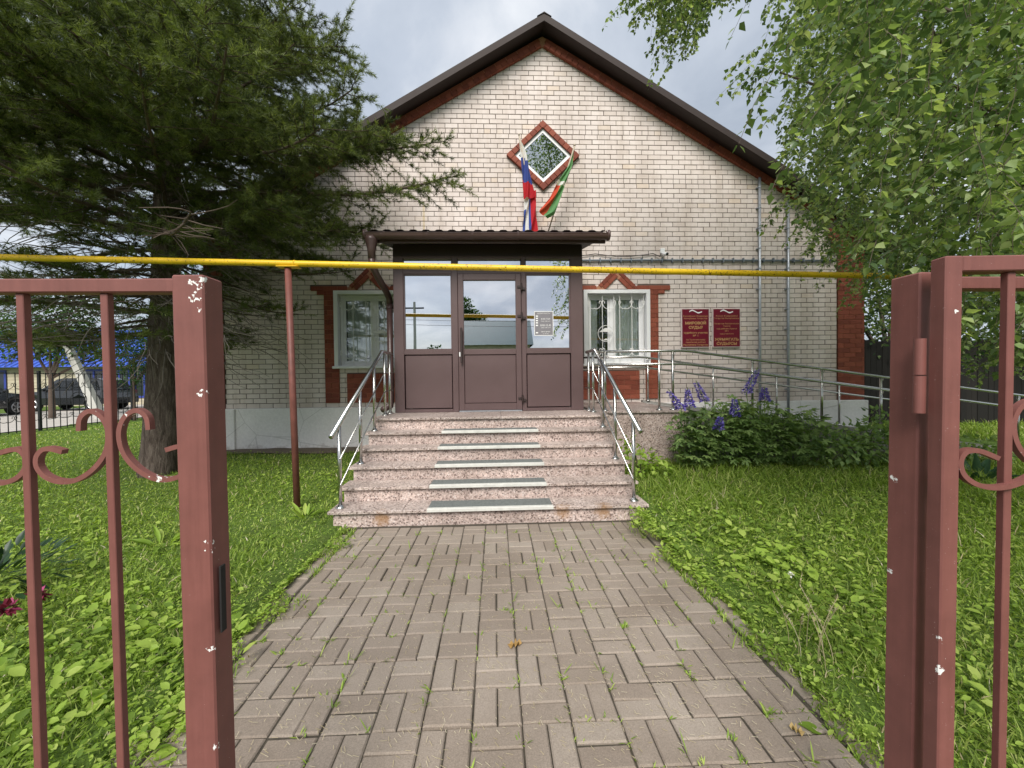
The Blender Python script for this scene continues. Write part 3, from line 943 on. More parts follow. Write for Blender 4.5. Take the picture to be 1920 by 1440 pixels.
# ---- the two ground floor windows
def make_window(w, flip, ajar):
    x0, z0, x1, z1 = w
    wd = put('window', None, bld)
    def casing(mb):
        for a, b_, c, d in ((x0 - .004, z0 + .03, x0 + .075, z1 + .02), (x1 - .075, z0 + .03, x1 + .004, z1 + .02), (x0 + .075, z1 - .055, x1 - .075, z1 + .02)):
            mb.cbox(a, -.05, b_, c, .10, d, .004)
    one('casing', 'white', wd, casing)
    one('sill', 'white', wd, lambda mb: mb.cbox(x0 - .03, -.095, z0 - .02, x1 + .03, .1, z0 + .03, .006))
    a, b_, c, d = x0 + .08, z0 + .035, x1 - .08, z1 - .06
    mid = a + (c - a) * (.44 if not flip else .56)
    def fr(mb):
        t = .055
        mb.cbox(a, .10, b_, a + t, .17, d, .004); mb.cbox(c - t, .10, b_, c, .17, d, .004)
        mb.cbox(a + t, .10, b_, c - t, .17, b_ + t, .004); mb.cbox(a + t, .10, d - t, c - t, .17, d, .004)
        mb.cbox(mid - .04, .10, b_ + t, mid + .04, .17, d - t, .004)
    one('frame', 'white', wd, fr)
    for u, v in ((a + .055, mid - .04), (mid + .04, c - .055)):
        def sash(mb):
            t = .045
            mb.cbox(u, .115, b_ + .055, u + t, .155, d - .055, .003); mb.cbox(v - t, .115, b_ + .055, v, .155, d - .055, .003)
            mb.cbox(u + t, .115, b_ + .055, v - t, .155, b_ + .055 + t, .003); mb.cbox(u + t, .115, d - .055 - t, v - t, .155, d - .055, .003)
        one('sash', 'white', wd, sash)
        one('pane', 'glass_win', wd, lambda mb: mb.box(u + .03, .13, b_ + .08, v - .03, .137, d - .08))
    # reveal and curtains behind the panes
    def cur(mb):
        n = 64
        for lo, hi in ajar:
            pts = [(x0 + (x1 - x0) * (lo + (hi - lo) * i / n), .22 + .018 * math.sin(i * 1.25) + .008 * math.sin(i * .5)) for i in range(n + 1)]
            V = [(p[0], p[1], z0 + .05) for p in pts] + [(p[0], p[1], z1 - .02) for p in pts]
            mb.add(V, [(i, i + 1, n + 2 + i, n + 1 + i) for i in range(n)])
    one('curtain', 'curtain', wd, cur, True)
    # grille
    g = put('window_grille', None, bld)
    bars = [a + (c - a) * t for t in ((.03, .26, .46, .56, .77, .97) if not flip else (.03, .23, .44, .54, .74, .97))]
    bm = MB(); bm.tube([(0, 0, b_ - .02), (0, 0, d + .02)], .0075, 6)
    bmm = bm.mesh('bar', 'grille')
    for x in bars: put('bar', bmm, g, (x, .02, 0))
    for z in (b_ + .0, d - .02):
        one('rail', 'grille', g, lambda mb: mb.tube([(a - .005, .026, z), (c + .005, .026, z)], .006, 6))
    def sc_pts(x, z, s, up):
        pts = []
        w_ = (c - a) * .115
        for i in range(15):
            t = i / 14
            pts.append((x + s * w_ * (1.0 - 1.0 * math.cos(t * math.pi * 1.0)) / 1.0 * .5, z + up * (.11 * (t ** 1.6) - .05 * math.sin(t * math.pi))))
        # curl at the end
        ex, ez = pts[-1]
        for i in range(1, 10):
            th = i / 9 * math.pi * 1.25
            pts.append((ex + s * (-.022 + .022 * math.cos(th)) , ez + up * .03 * math.sin(th)))
        return [(p[0], .02, p[1]) for p in pts]
    for zz, up in ((d - .28, 1), (b_ + .17, 1)):
        for x in (bars[0] + .12, bars[2] - .1, bars[3] + .12, bars[5] - .12):
            for s in (1, -1):
                one('scroll', 'grille', g, lambda mb: mb.tube(sc_pts(x, zz, s, up), .0075, 5))
    # round emblem
    ex = bars[1] + .07 if not flip else bars[4] - .06
    ez = (b_ + d) / 2 - .1
    rr_ = .165
    em = put('emblem', None, bld)
    one('ring', 'grille', em, lambda mb: mb.tube([(ex + rr_ * math.cos(i * math.pi / 16), .016, ez + rr_ * math.sin(i * math.pi / 16)) for i in range(32)], .007, 6, closed=True))
    one('upper_plate', 'grille', em, lambda mb: mb.prism_y([(ex - .145, ez + .035), (ex + .145, ez + .035), (ex + .02, ez + .115), (ex - .02, ez + .115)], .012, .02))
    one('lower_plate', 'grille', em, lambda mb: mb.prism_y([(ex - .07, ez - .14), (ex + .07, ez - .14), (ex, ez - .10)], .012, .02))
make_window(WINR, False, [(.0, .24), (.44, 1.0)])
make_window(WINL, True, [(.13, 1.0)])
# pot plants on the left window sill
for px_, pm_, lab in ((-3.63, 'white', 'small dark leafy plant in a white pot behind the left window'), (-3.34, 'red_brick', 'small dark leafy plant in a terracotta pot behind the left window')):
    t_ = thing('pot_plant', lab, 'pot plant', (px_, .27, 1.74), 'pot plants on the window sill')
    def pot(mb): mb.tube([(0, 0, 0), (0, 0, .03), (0, 0, .10), (0, 0, .11)], .06, 12, rr=[.045, .05, .062, .066])
    one('pot', pm_, t_, pot)
    n = 40
    pos = np.zeros((n, 3)); pos[:, 2] = .11
    d_ = norm(np.stack([rng.normal(0, .8, n), rng.normal(0, .5, n), rng.uniform(.1, 1, n)], 1))
    T = np.array([(-.02, .02, 0), (.02, .02, 0), (.028, .09, .006), (0, .15, 0), (-.028, .09, .006)]); Fq = np.array([[0, 1, 2], [0, 2, 4], [4, 2, 3]])
    V, F_, r_ = scatter(T, Fq, pos, frames(d_), rng.uniform(.6, 1.1, n), rng.random(n))
    put('leaves', np_mesh('leaves', V, F_, 'peony_leaf', r_), t_)

# ---- roof
roof = put('roof', None, bld)
def slabs(mb):
    for s in (1, -1):
        y0, y1 = -.36, 11.4
        xe = 7.35
        top = [(0, 8.50), (s * xe, roof_z(xe))]
        v = []
        for y in (y0, y1):
            v += [(0, y, 8.50), (s * xe, y, roof_z(xe)), (s * xe, y, roof_z(xe) - .045), (0, y, 8.455)]
        f = [(0, 1, 2, 3), (4, 7, 6, 5), (0, 4, 5, 1), (1, 5, 6, 2), (2, 6, 7, 3), (3, 7, 4, 0)]
        mb.add(v, f if s > 0 else [q[::-1] for q in f])
one('roof_sheet', 'roof', roof, slabs)
for s in (1, -1):
    def barge(mb):
        xe = 7.36
        mb.prism_y([(s * .0, 8.515), (s * xe, roof_z(xe) + .015), (s * xe, roof_z(xe) - .125), (0, 8.375)], -.385 if s > 0 else -.386, -.362)
    one('barge_board', 'roof', roof, barge)
    def soff(mb):
        xe = 7.3
        mb.prism_y([(0, 8.44), (s * xe, roof_z(xe) - .06), (s * xe, roof_z(xe) - .09), (0, 8.41)], -.36, -.03)
    one('soffit', 'soffit', roof, soff)
def ridge(mb):
    v = []
    for y in (-.40, 11.4):
        v += [(-.14, y, 8.45), (0, y, 8.535), (.14, y, 8.45), (0, y, 8.515)]
    mb.add(v, [(0, 1, 5, 4), (1, 2, 6, 5), (2, 3, 7, 6), (3, 0, 4, 7), (0, 3, 2, 1), (4, 5, 6, 7)])
one('ridge_cap', 'roof', roof, ridge)
for s in (1, -1):
    one('eave_soffit', 'soffit', roof, lambda mb: mb.box(s * 6.8, .1, 4.02, s * 7.3, 11, 4.05))

# ================================================================== PORCH
PY, PX0, PX1, PZ0 = -2.0, -2.58, .345, .938
por = thing('entrance_porch', 'brown metal glazed entrance porch with a tiled lean-to roof', 'porch')
def pframe(mb):
    t = .09
    # corner posts and mullions (front)
    for a, b_ in ((PX0, -2.43), (-1.69, -1.60), (-.615, -.545), (.155, PX1)):
        mb.cbox(a, PY, PZ0, b_, PY + t, 3.5, .004)
    for a, b_ in ((-2.43, -1.69), (-.545, .155)):
        mb.cbox(a, PY + .004, PZ0, b_, PY + t, .985, .003)           # base rail
        mb.cbox(a, PY + .004, 1.83, b_, PY + t, 1.90, .003)           # middle rail
        mb.cbox(a, PY + .004, 3.07, b_, PY + t, 3.18, .003)           # transom rail
        mb.cbox(a, PY + .004, 3.30, b_, PY + t, 3.5, .003)
    mb.cbox(-1.60, PY + .004, 3.07, -.615, PY + t, 3.18, .003)
    mb.cbox(-1.60, PY + .004, 3.30, -.615, PY + t, 3.5, .003)
one('frame', 'porch', por, pframe)
def psides(mb):
    mb.cbox(PX0 + .004, PY + .09, PZ0, PX0 + .06, -.02, 3.55, .003)
    mb.cbox(PX1 - .06, PY + .09, PZ0, PX1 - .004, -.02, 3.55, .003)
one('side_panel', 'porch', por, psides)
for a, b_ in ((-2.43, -1.69), (-.545, .155)):
    sl = put('sidelight', None, por)
    one('pane', 'glass_porch', sl, lambda mb: mb.box(a + .01, PY + .045, 1.89, b_ - .01, PY + .055, 3.08))
    def bead(mb):
        t = .018
        for q in ((a, 1.90, a + t, 3.07), (b_ - t, 1.90, b_, 3.07), (a + t, 1.90, b_ - t, 1.90 + t), (a + t, 3.07 - t, b_ - t, 3.07)):
            mb.box(q[0], PY + .018, q[1], q[2], PY + .044, q[3])
    one('bead', 'porch', sl, bead)
    one('lower_panel', 'porch', sl, lambda mb: mb.cbox(a + .012, PY + .022, .997, b_ - .012, PY + .06, 1.818, .006))
    one('transom_pane', 'glass_porch', sl, lambda mb: mb.box(a + .01, PY + .045, 3.17, b_ - .01, PY + .055, 3.31))
one('transom_pane', 'glass_porch', por, lambda mb: mb.box(-1.59, PY + .045, 3.17, -.625, PY + .055, 3.31))
one('eave_shade_fascia', 'porch_dark', por, lambda mb: mb.cbox(PX0 + .01, PY - .012, 3.335, PX1 - .01, PY + .08, 3.52, .003))  # dark strip over the top beam paints in the shade under the eave
one('threshold', 'galv', por, lambda mb: mb.cbox(-1.595, PY - .015, PZ0, -.62, PY + .08, .957, .004))
# door
door = put('door', None, por)
def dfr(mb):
    a, b_, z0, z1 = -1.594, -.621, .96, 3.064
    t = .085
    y0, y1 = PY - .022, PY + .07
    mb.cbox(a, y0, z0, a + t, y1, z1, .005); mb.cbox(b_ - t, y0, z0, b_, y1, z1, .005)
    for q0, q1 in ((z0, z0 + .105), (1.82, 1.905), (z1 - .095, z1)):
        mb.cbox(a + t, y0 + .001, q0, b_ - t, y1, q1, .004)
one('door_frame', 'porch', door, dfr)
one('pane', 'glass_porch', door, lambda mb: mb.box(-1.52, PY + .02, 1.89, -.695, PY + .03, 2.985))
one('lower_panel', 'porch', door, lambda mb: mb.cbox(-1.505, PY - .006, 1.07, -.71, PY + .05, 1.815, .006))
def dhandle(mb):
    x = -1.545
    mb.cbox(x - .016, PY - .085, 1.69, x + .016, PY - .06, 2.23, .006)
    for z in (1.77, 2.15): mb.cbox(x - .012, PY - .062, z - .012, x + .012, PY - .02, z + .012, .002)
one('handle', 'porch_dark', door, dhandle)
one('lock', 'white', door, lambda mb: mb.cbox(-1.585, PY - .032, 1.79, -1.557, PY - .022, 1.86, .004))
for z in (2.86, 2.41, 1.135):
    def hng(mb):
        x = -.615
        mb.tube([(x, PY - .045, z - .055), (x, PY - .045, z + .055)], .015, 10)
        mb.cbox(x - .065, PY - .038, z - .018, x - .012, PY - .022, z + .018, .002); mb.cbox(x + .012, PY - .03, z - .045, x + .06, PY - .001, z - .01, .002)
    one('hinge', 'porch_dark', door, hng)
# roof of the porch: wavy metal tile sheet, soffit, gutter
pr = put('porch_roof', None, por)
RX0, RX1, RYF, RZF, RSL = -2.83, .60, -2.40, 3.565, .20
def wavy(mb):
    n, ny = 170, 26
    V = []
    for j in range(ny + 1):
        y = RYF + (-.02 - RYF) * j / ny
        st = .012 * ((j % 4) / 4.0)
        for i in range(n + 1):
            x = RX0 + (RX1 - RX0) * i / n
            ph = (x - RX0) / .185 % 1.0
            w_ = .022 * smooth01((ph - .12) / .16) * (1 - smooth01((ph - .68) / .16))
            V.append((x, y, RZF + RSL * (y - RYF) + float(w_) - st + .012))
    m_ = len(V)
    V += [(x, y, z - .006) for x, y, z in V]
    F_ = []
    w1 = n + 1
    for j in range(ny):
        for i in range(n):
            a = j * w1 + i
            F_.append((a, a + 1, a + w1 + 1, a + w1)); F_.append((a + m_, a + w1 + m_, a + w1 + 1 + m_, a + 1 + m_))
    for i in range(n): F_.append((i, i + m_, i + 1 + m_, i + 1))
    mb.add(V, F_)
one('tile_sheet', 'roof', pr, wavy)
def psof(mb):
    v = [(RX0 + .02, RYF + .03, RZF - .05), (RX1 - .02, RYF + .03, RZF - .05), (RX1 - .02, -.02, RZF - .05 + RSL * 2.35), (RX0 + .02, -.02, RZF - .05 + RSL * 2.35)]
    mb.add(v + [(a, b_, c - .02) for a, b_, c in v], [(0, 1, 2, 3), (7, 6, 5, 4), (0, 4, 5, 1), (1, 5, 6, 2), (2, 6, 7, 3), (3, 7, 4, 0)])
one('soffit', 'soffit', pr, psof)
one('fascia_board', 'gutter', pr, lambda mb: mb.cbox(RX0, RYF - .006, RZF - .16, RX1, RYF + .02, RZF - .0, .003))
def gut(mb):
    cy, cz, r_ = RYF - .075, RZF - .065, .068
    n = 12
    prof = [(cy - r_ * math.cos(math.pi * i / n), cz - r_ * math.sin(math.pi * i / n)) for i in range(n + 1)]
    prof = [(prof[0][0] - .006, prof[0][1] + .006)] + prof
    V = [(RX0 - .01, y, z) for y, z in prof] + [(RX1 + .02, y, z) for y, z in prof]
    k = len(prof)
    mb.add(V, [(i, i + 1, k + i + 1, k + i) for i in range(k - 1)])
    for x in (RX0 - .01, RX1 + .02):
        mb.tube([(x - .018, cy, cz - .004), (x + .018, cy, cz - .004)], r_ + .006, 20)
one('gutter', 'gutter', pr, gut, True)
def clip(mb):
    cy, cz, r_ = RYF - .075, RZF - .065, .073
    pts = [(0, cy - r_ * math.cos(math.pi * i / 10), cz - r_ * math.sin(math.pi * i / 10)) for i in range(11)]
    V = []
    for p in pts: V += [(-.014, p[1], p[2]), (.014, p[1], p[2])]
    mb.add(V, [(2 * i, 2 * i + 1, 2 * i + 3, 2 * i + 2) for i in range(10)])
    mb.box(-.012, cy + r_ - .01, cz, .012, RYF, cz + .07)
clm = MB(); clip(clm); clmm = clm.mesh('gutter_bracket', 'gutter')
for x in (-2.60, -1.97, -1.33, -.68, -.05, .50): put('gutter_bracket', clmm, pr, (x, 0, 0))
# downpipe
dp = put('downpipe', None, por)
def dpipe(mb):
    x = -2.76
    mb.tube([(x, -2.46, 3.47), (x, -2.46, 3.42), (x, -2.46, 3.30), (x, -2.46, 3.16)], .045, 14, rr=[.09, .088, .058, .05])
    mb.tube([(x, -2.46, 3.18), (x, -2.45, 3.08), (x + .02, -2.30, 2.98), (x + .05, -1.86, 2.80), (x + .055, -1.75, 2.74), (x + .055, -1.74, 2.66)], .05, 14)
    mb.tube([(x + .055, -1.74, 2.74), (x + .055, -1.74, 1.10), (x + .05, -1.76, 1.03), (x - .02, -1.95, .985)], .047, 14)
one('pipe', 'gutter', dp, dpipe, True)
for z in (2.6, 1.4): one('pipe_clamp', 'gutter', dp, lambda mb: mb.tube([(-2.705, -1.74, z - .015), (-2.705, -1.74, z + .015)], .053, 14))
# notice behind the right sidelight
nt = thing('door_notice', 'grey opening hours notice with white print on the right porch pane', 'notice', (-.265, PY + .035, 2.30))
NW, NH = .30, .38
one('sheet', 'notice', nt, lambda mb: mb.box(-NW / 2, 0, -NH / 2, NW / 2, .003, NH / 2))
one('border', 'pale_print', nt, lambda mb: [mb.box(*q) for q in ((-NW / 2, -.002, -NH / 2, -NW / 2 + .008, .004, NH / 2), (NW / 2 - .008, -.002, -NH / 2, NW / 2, .004, NH / 2), (-NW / 2 + .008, -.002, NH / 2 - .008, NW / 2 - .008, .004, NH / 2), (-NW / 2 + .008, -.002, -NH / 2, NW / 2 - .008, .004, -NH / 2 + .008))])
for z, sz, tx in ((.155, .024, 'РЕЖИМ РАБОТЫ'), (.07, .034, '8.00-17.00'), (.035, .02, 'обед 12.00-12.45'), (-.03, .04, '8.00-15.45'), (-.065, .02, 'обед 12.00-12.45'), (-.13, .024, 'ВЫХОДНЫЕ'), (-.16, .02, 'сб. воскр.')):
    text_mesh('lettering', tx, sz, 'pale_print', nt, (.03 if z < .1 else 0, -.003, z))
for z in (.115, .08, .045, .01, -.03, -.145):
    one('mark', 'pale_print', nt, lambda mb: mb.cbox(-.125, -.003, z - .01, -.09, .002, z + .01, .002))

# ================================================================== STAIRS, PLATFORM, RAMP
RH = .156
SY = [-4.255, -3.955, -3.665, -3.38, -3.105, -2.84]
SX0, SX1 = -2.70, .51
st = thing('granite_staircase', 'pink granite steps and landing in front of the brown porch', 'stairs')
def core(mb):
    for k in range(6):
        mb.box(SX0 + .075, SY[k] + .05 + .0, -.2, SX1 - .075, (SY[k + 1] + .06) if k < 5 else -.06, (k + 1) * RH - .032)
    mb.box(SX1 - .1, -2.26, -.2, 1.82, -.06, 6 * RH - .032)
one('core', 'concrete', st, core)
for k in range(6):
    zt = (k + 1) * RH
    y0, y1 = SY[k], (SY[k + 1] + .035 if k < 5 else -1.99)
    cuts = sorted([SX0, SX1] + [SX0 + (SX1 - SX0) * t + random.uniform(-.1, .1) for t in ((.27, .55, .8) if k % 2 else (.2, .42, .72))])
    for a, b_ in zip(cuts, cuts[1:]):
        one('tread', 'granite_tread', st, lambda mb: mb.cbox(a + .0015, y0 + random.uniform(-.003, .003), zt - .03 + random.uniform(-.001, .001), b_ - .0015, y1, zt, .003))
    cuts = sorted([SX0 + .045, SX1 - .045] + [SX0 + (SX1 - SX0) * t + random.uniform(-.1, .1) for t in ((.18, .5, .77) if k % 2 else (.34, .6))])
    for a, b_ in zip(cuts, cuts[1:]):
        one('riser', 'granite', st, lambda mb: mb.box(a + .001, y0 + .035, k * RH - (.05 if k == 0 else 0), b_ - .001, y0 + .058, zt - .031))
    for xs_ in (SX0 + .045, SX1 - .045):
        one('side_slab', 'granite', st, lambda mb: mb.box(xs_, y0 + .06, -.1, xs_ + (.022 if xs_ < 0 else -.022), (SY[k + 1] + .058 if k < 5 else -.07), zt - .031))
# platform right of the porch
for a, b_ in ((.512, 1.0), (1.0, 1.46), (1.46, 1.86)):
    one('platform_slab', 'granite_tread', st, lambda mb: mb.cbox(a + .001, -2.33, 6 * RH - .03, b_ - .001, -.06, 6 * RH, .003))
for a, b_, c, d in ((.49, .42, 1.12, .905), (1.12, .42, 1.835, .905), (.49, -.1, .83, .42), (.83, -.1, 1.42, .42), (1.42, -.1, 1.835, .42)):
    one('platform_tile', 'granite', st, lambda mb: mb.box(a + .001, -2.30, b_ + .001, c - .001, -2.272, d - .001))
one('platform_side', 'granite', st, lambda mb: mb.box(1.812, -2.271, -.1, 1.835, -.07, .904))

# non-slip mats
where = ['lowest', 'second lowest', 'third', 'fourth', 'fifth and highest']
mx0, mx1 = -1.72, -.48
for k in range(5):
    zt = (k + 1) * RH
    t_ = thing('stair_mat', f'grey ribbed non-slip mat with white front edge on the {where[k]} step', 'mat', (0, 0, 0), 'non-slip mats on the steps')
    wob = random.uniform(-.02, .02)
    a, b_ = mx0 + wob - .02 * (2 - k) * .3, mx1 + wob + .0
    def ribs(mb):
        y0, y1 = SY[k] + .045, SY[k] + (.27 if k < 1 else .235)
        n = 60
        V = []
        for i in range(n + 1):
            x = a + (b_ - a) * i / n
            z = zt + .0055 + (.0025 if i % 2 else 0) + .001 * math.sin(i * .7)
            V += [(x, y0, z), (x, y1, z), (x, y0, zt + .001), (x, y1, zt + .001)]
        F_ = []
        for i in range(n):
            q = 4 * i
            F_ += [(q, q + 4, q + 5, q + 1), (q, q + 2, q + 6, q + 4), (q + 1, q + 5, q + 7, q + 3)]
        mb.add(V, F_)
    one('mat_body', 'mat', t_, ribs)
    one('white_edge', 'strip', t_, lambda mb: (mb.cbox(a - .005, SY[k] - .004, zt + .001, b_ + .005, SY[k] + .045, zt + .008, .002), mb.cbox(a - .005, SY[k] - .009, zt - .024, b_ + .005, SY[k] - .0045, zt + .0075, .002)))

# ramp
rp = thing('access_ramp', 'sloping concrete wheelchair ramp running from the landing along the front wall', 'ramp')
def ramp_z(x): return 6 * RH - .14 * max(0.0, x - 1.87)
def rdeck(mb):
    xe = 8.2
    v = []
    for y in (-2.30, -.35):
        v += [(1.87, y, 6 * RH - .002), (xe, y, ramp_z(xe)), (xe, y, -.2), (1.87, y, -.2)]
    mb.add(v, [(0, 3, 2, 1), (4, 5, 6, 7), (0, 1, 5, 4), (1, 2, 6, 5), (2, 3, 7, 6), (3, 0, 4, 7)])
one('deck', 'concrete', rp, rdeck)
def kerb(mb):
    for y0, y1 in ((-2.33, -2.23), (-.42, -.32)):
        v = []
        for y in (y0, y1):
            v += [(1.87, y, 6 * RH + .05), (8.2, y, ramp_z(8.2) + .05), (8.2, y, ramp_z(8.2) + .003), (1.87, y, 6 * RH + .003)]
        mb.add(v, [(0, 3, 2, 1), (4, 5, 6, 7), (0, 1, 5, 4), (1, 2, 6, 5), (2, 3, 7, 6), (3, 0, 4, 7)])
one('kerb', 'concrete', rp, kerb)

# ---- railings
def flange(mb, x, y, z, r_=.05):
    mb.tube([(x, y, z + .0005), (x, y, z + .012), (x, y, z + .02), (x, y, z + .034)], r_, 14, rr=[r_, r_ * .98, r_ * .6, r_ * .5])
def post(parent, x, y, z0, z1, r_=.019):
    o = one('post', 'steel', parent, lambda mb: mb.tube([(x, y, z0), (x, y, z1)], r_, 10), True)
    one('flange', 'steel', o, lambda mb: flange(mb, x, y, z0), True)
def stair_rail(x, s, lab):
    t_ = thing('stair_handrail', lab, 'handrail', (0, 0, 0), 'steel handrails beside the steps')
    hy = [(-4.33, .905), (-2.55, 1.845)]
    sl = (hy[1][1] - hy[0][1]) / (hy[1][0] - hy[0][0])
    rail = [(x, hy[0][0], hy[0][1]), (x, hy[1][0] - .03, hy[1][1] - .02), (x, hy[1][0] + .01, hy[1][1]), (x, hy[1][0] + .05, hy[1][1] - .002), (x + s * .0, -2.08, hy[1][1] - .004), (x + s * .0, -2.02, hy[1][1] - .004)]
    one('handrail', 'steel', t_, lambda mb: mb.tube(rail, .024, 14), True)
    for dz in (.31, .57):
        p = [(x + s * .03, -4.20, hy[0][1] + sl * .13 - dz), (x + s * .03, -2.58, 1.845 - dz - .01), (x + s * .03, -2.50, 1.845 - dz + .01), (x + s * .03, -2.05, 1.845 - dz + .015)]
        one('mid_rail', 'steel', t_, lambda mb: mb.tube(p, .0085, 8), True)
    for y, k in ((-4.13, 1), (-3.49, 3), (-2.93, 5)):
        zt = hy[0][1] + sl * (y - hy[0][0])
        post(t_, x, y, k * RH, zt - .015)
    for y in (-2.42, -2.14):
        post(t_, x, y, 6 * RH, 1.83)
stair_rail(-2.615, 1, 'stainless steel handrail on the left side of the granite steps')
stair_rail(.395, -1, 'stainless steel handrail on the right side of the granite steps')

def ramp_rail(y, lab, x_start, posts, level=(.40, 1.62)):
    t_ = thing('ramp_railing', lab, 'railing', (0, 0, 0), 'steel railings along the ramp')
    for h, r_ in ((.90, .02), (.70, .02)):
        p = [(x_start, y, 6 * RH + h), (1.80, y, 6 * RH + h), (1.95, y, 6 * RH + h - .012)]
        x = 3.0
        while x <= 8.01: p.append((x, y, ramp_z(x) + h)); x += 1.0
        p += [(8.25, y, ramp_z(8.2) + h - .02), (8.30, y, ramp_z(8.2) + h - .08)]
        one('handrail', 'steel', t_, lambda mb: mb.tube(p, r_, 10), True)
    for x in posts:
        post(t_, x, y, ramp_z(x) + (.05 if x > 1.87 else 0), ramp_z(x) + .885, .019)
        for h in (.9, .7):
            one('bracket', 'steel', t_, lambda mb: mb.tube([(x, y, ramp_z(x) + h - .06), (x + .03, y + .0, ramp_z(x) + h - .06), (x + .045, y, ramp_z(x) + h - .01)], .006, 6))
ramp_rail(-2.24, 'stainless steel double railing along the outer edge of the ramp', .42, (.62, 1.45, 1.66, 2.9, 4.0, 4.95, 6.1, 7.2, 8.1))
ramp_rail(-.40, 'stainless steel double railing along the ramp close to the brick wall', .50, (1.0, 1.98, 3.3, 4.6, 5.9, 7.1, 8.1))
#@@PART3
# ================================================================== WALL FITTINGS
def wall_pipe(x, ztop, lab):
    t_ = thing('wall_pipe', lab, 'pipe', (x, -.06, 0), 'grey vertical pipes on the wall')
    one('pipe', 'galv', t_, lambda mb: mb.tube([(0, 0, .1), (0, 0, 2.2), (.004, 0, ztop)], .026, 10), True)
    def cl(mb): mb.tube([(0, 0, -.012), (0, 0, .012)], .034, 10); mb.box(-.045, .02, -.01, .045, .062, .01)
    cm = MB(); cl(cm); cmm = cm.mesh('clamp', 'galv')
    z = 1.15
    while z < ztop: put('clamp', cmm, t_, (0, 0, z)); z += .42
wall_pipe(4.49, 5.55, 'grey vertical pipe on the brick wall nearer the red signs')
wall_pipe(5.10, 5.2, 'grey vertical pipe on the brick wall nearer the red corner')
cdt = thing('wall_conduit', 'grey horizontal cable conduit clipped to the wall above the right window', 'conduit')
one('pipe', 'conduit', cdt, lambda mb: mb.tube([(.36, -.035, 3.845), (2.5, -.035, 3.85), (6.1, -.035, 3.84)], .021, 8), True)
cm = MB(); cm.box(-.01, -.062, -.045, .01, .0, .045); cmm = cm.mesh('clip', 'conduit')
x = .5
while x < 6.1: put('clip', cmm, cdt, (x, 0, 3.847)); x += .215
sc_ = thing('security_camera', 'small white wall camera with black lens above the conduit', 'camera', (2.45, -.02, 3.99))
one('mount', 'white', sc_, lambda mb: mb.cbox(-.045, -.03, 0, .045, .02, .10, .006))
one('body', 'white', sc_, lambda mb: mb.tube([(.0, -.02, -.03), (.03, -.16, -.055)], .036, 12), True)
one('lens', 'black', sc_, lambda mb: mb.tube([(.03, -.161, -.0555), (.034, -.172, -.057)], .03, 12), True)
cb = MB(); cb.tube([(.36, -.03, 3.95), (.8, -.03, 3.945), (1.05, -.03, 3.98), (1.25, -.03, 3.955), (1.5, -.03, 3.925), (1.8, -.03, 3.93), (2.1, -.03, 3.965), (2.25, -.03, 3.99), (2.33, -.03, 3.95), (2.4, -.04, 3.92)], .008, 6)
tag(cb.build('cable', 'iron', None, True), 'thin black cable looping along the wall to the small camera', 'cable')

def sign(x0, lab, lines):
    t_ = thing('wall_sign', lab, 'sign', (x0 + .298, -.045, 2.445), 'crimson signs on the wall')
    W, H = .598, .815
    one('frame', 'sign_frame', t_, lambda mb: mb.cbox(-W / 2, 0, -H / 2, W / 2, .03, H / 2, .005))
    one('board', 'sign_red', t_, lambda mb: mb.cbox(-W / 2 + .017, -.004, -H / 2 + .017, W / 2 - .017, .012, H / 2 - .017, .002))
    for z, sz, tx, w_, b_ in lines:
        text_mesh('lettering', tx, sz, 'gold' , t_, (0, -.0055, z), bold=b_, width=w_)
    def ribbon(mb):
        for s, x_, z_ in ((1, -.135, .335), (-1, .0, .318)):
            n = 10
            V = []
            for i in range(n + 1):
                t = i / n
                zz = z_ + .014 * math.sin(t * math.pi * 1.6 - .6) * s + .01 * t * s
                V += [(x_ + .135 * t, -.006, zz), (x_ + .135 * t, -.006, zz + .028 - .012 * abs(t - .5))]
            mb.add(V, [(2 * i, 2 * i + 2, 2 * i + 3, 2 * i + 1) for i in range(n)])
    one('ribbon', 'pale_print', t_, ribbon)
sign(2.832, 'crimson sign with gold Cyrillic lettering nearer the right window', [
    (.245, .04, 'Российская Федерация', .52, 0), (.195, .04, 'Республика Татарстан', .49, 0),
    (.098, .075, 'МИРОВОЙ', .44, .0022), (.008, .075, 'СУДЬЯ', .29, .0022),
    (-.10, .05, 'судебного участка', .50, .0006), (-.16, .05, '№ 1', .11, .0006),
    (-.245, .04, 'по Тюлячинскому', .40, 0), (-.295, .04, 'судебному району', .42, 0), (-.35, .045, 'Республики Татарстан', .52, .0003)])
sign(3.492, 'crimson sign with gold Cyrillic lettering nearer the grey vertical pipes', [
    (.245, .04, 'Россия Федерациясе', .46, 0), (.195, .04, 'Татарстан Республикасы', .53, 0),
    (.085, .04, 'Татарстан Республикасы', .53, 0), (.035, .04, 'Теләче', .15, 0), (-.02, .04, 'суд районы буенча', .43, 0), (-.07, .04, '№1', .07, 0), (-.125, .04, 'суд участогы', .29, 0),
    (-.245, .075, 'ҖӘМӘГАТЬ', .51, .0022), (-.33, .075, 'СУДЬЯСЫ', .43, .0022)])

